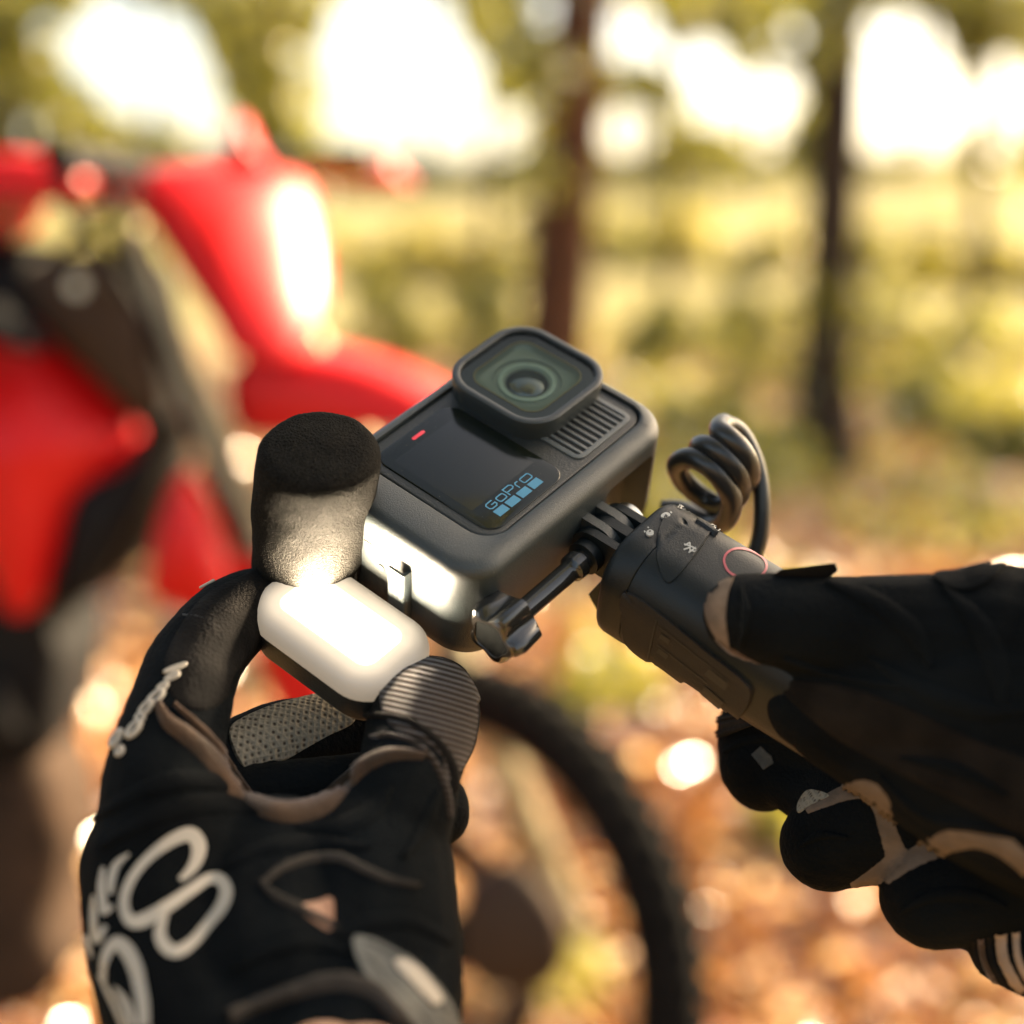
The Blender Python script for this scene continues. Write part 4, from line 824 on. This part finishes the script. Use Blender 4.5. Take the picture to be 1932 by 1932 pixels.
hr = lambda nme, me, m, lab=None: hp(nme, me, m, rh, lab)
hr('thumb_tip_panel', RS.patch('thumb_tip_panel', [(1330, 1140), (1338, 1108), (1362, 1088), (1386, 1083), (1374, 1120), (1370, 1170), (1376, 1222), (1360, 1214), (1338, 1180)], .0004, 6), M_TAN)
hr('thumb_tip_panel', RS.stroke('thumb_tip_panel', [(1352, 1205), (1378, 1228), (1410, 1246), (1450, 1262)], [10, 14, 12, 6], .0006), M_SUEDE)
hr('finger_gusset', RS.patch('finger_gusset', [(1506, 1534), (1508, 1514), (1524, 1492), (1548, 1494), (1566, 1502), (1548, 1512), (1524, 1524)], .0005, 5), M_KNIT)
hr('finger_gusset', RS.stroke('finger_gusset', [(1522, 1530), (1552, 1514), (1600, 1494), (1640, 1492), (1662, 1520), (1676, 1570), (1690, 1620), (1664, 1646), (1606, 1672)], [14, 26, 38, 46, 42, 40, 50, 44, 14], .0006, rows=5), M_TAN)
hr('finger_gusset', RS.stroke('finger_gusset', [(1672, 1664), (1720, 1622), (1780, 1592), (1836, 1580), (1890, 1596), (1945, 1640)], [14, 40, 52, 52, 50, 44], .0006, rows=5), M_TAN)
hr('suede_palm', RS.patch('suede_palm', [(1470, 1290), (1580, 1292), (1700, 1330), (1850, 1400), (1960, 1450), (1960, 1580), (1820, 1520), (1680, 1450), (1560, 1380)], .0004, 7), M_PALM)
for pth, wd in (([(1400, 1108), (1408, 1160), (1396, 1220)], [6, 20, 8]), ([(1560, 1100), (1640, 1130), (1720, 1190), (1760, 1260)], [10, 40, 44, 12]), ([(1780, 1110), (1840, 1170), (1880, 1250), (1890, 1330)], [10, 44, 50, 12]), ([(1480, 1240), (1560, 1270), (1660, 1290), (1740, 1300)], [6, 16, 18, 6]), ([(1640, 1240), (1740, 1300), (1850, 1340), (1940, 1340)], [10, 40, 44, 14]), ([(1700, 1430), (1800, 1450), (1900, 1500)], [10, 36, 12])):
    hr('knit_fold', RS.stroke('knit_fold', pth, wd, .0013, rows=8), M_GLOVE)
for pth, wd, h_ in (([(1366, 1420), (1400, 1400), (1440, 1394), (1470, 1398)], [8, 16, 16, 8], .0010), ([(1510, 1596), (1550, 1576), (1600, 1580)], [8, 20, 8], .0010), ([(1700, 1720), (1760, 1690), (1840, 1690), (1900, 1710)], [8, 30, 30, 8], .0012), ([(1660, 1460), (1740, 1540), (1840, 1560), (1932, 1580)], [8, 24, 24, 8], .0012)):
    hr('finger_fold', RS.stroke('finger_fold', pth, wd, h_, rows=6), M_GLOVE)
hr('finger_flap', RS.patch('finger_flap', [(1350, 1360), (1372, 1352), (1392, 1356), (1384, 1378), (1356, 1392), (1348, 1384)], .0012, 3), M_GLOVE2)
hr('finger_patch', RS.patch('finger_patch', [(1418, 1424), (1436, 1408), (1456, 1426), (1460, 1440), (1440, 1452)], .0005, 3, 4, False), M_STRAP)
hr('pull_tab', loft('pull_tab', [[P(u, v, d+e) for u, v, d in ((1450, 1092, .414), (1474, 1074, .411), (1520, 1069, .410), (1576, 1062, .411), (1581, 1076, .413), (1560, 1094, .413), (1500, 1096, .413))] for e in (0, .004, .010)]), M_GLOVE2)
hr('knuckle_panel', RS.patch('knuckle_panel', [(1760, 1090), (1800, 1078), (1860, 1062), (1900, 1056), (1880, 1088), (1840, 1112), (1800, 1114)], .0010, 4), M_GLOVE)
for k, (x0, wd, m) in enumerate(((1836, 10, M_GLOVE2), (1850, 16, M_SUEDE), (1866, 12, M_GLOVE2), (1888, 28, M_BAND), (1916, 18, M_BAND))):
    hr('cuff_stripe', RS.stroke('cuff_stripe', [(x0, 1775-k*4), (x0+4, 1805), (x0+18, 1840), (x0+40, 1872)], wd, .0006, rows=3), m)
fam = blobmesh('forearm', [[(1990, 1300, .415, 170), (2180, 1340, .405, 165), (2500, 1430, .39, 180), (3100, 1640, .36, 220)]], .002, 6, .0003, 40)
hr('forearm', fam, M_SKIN)
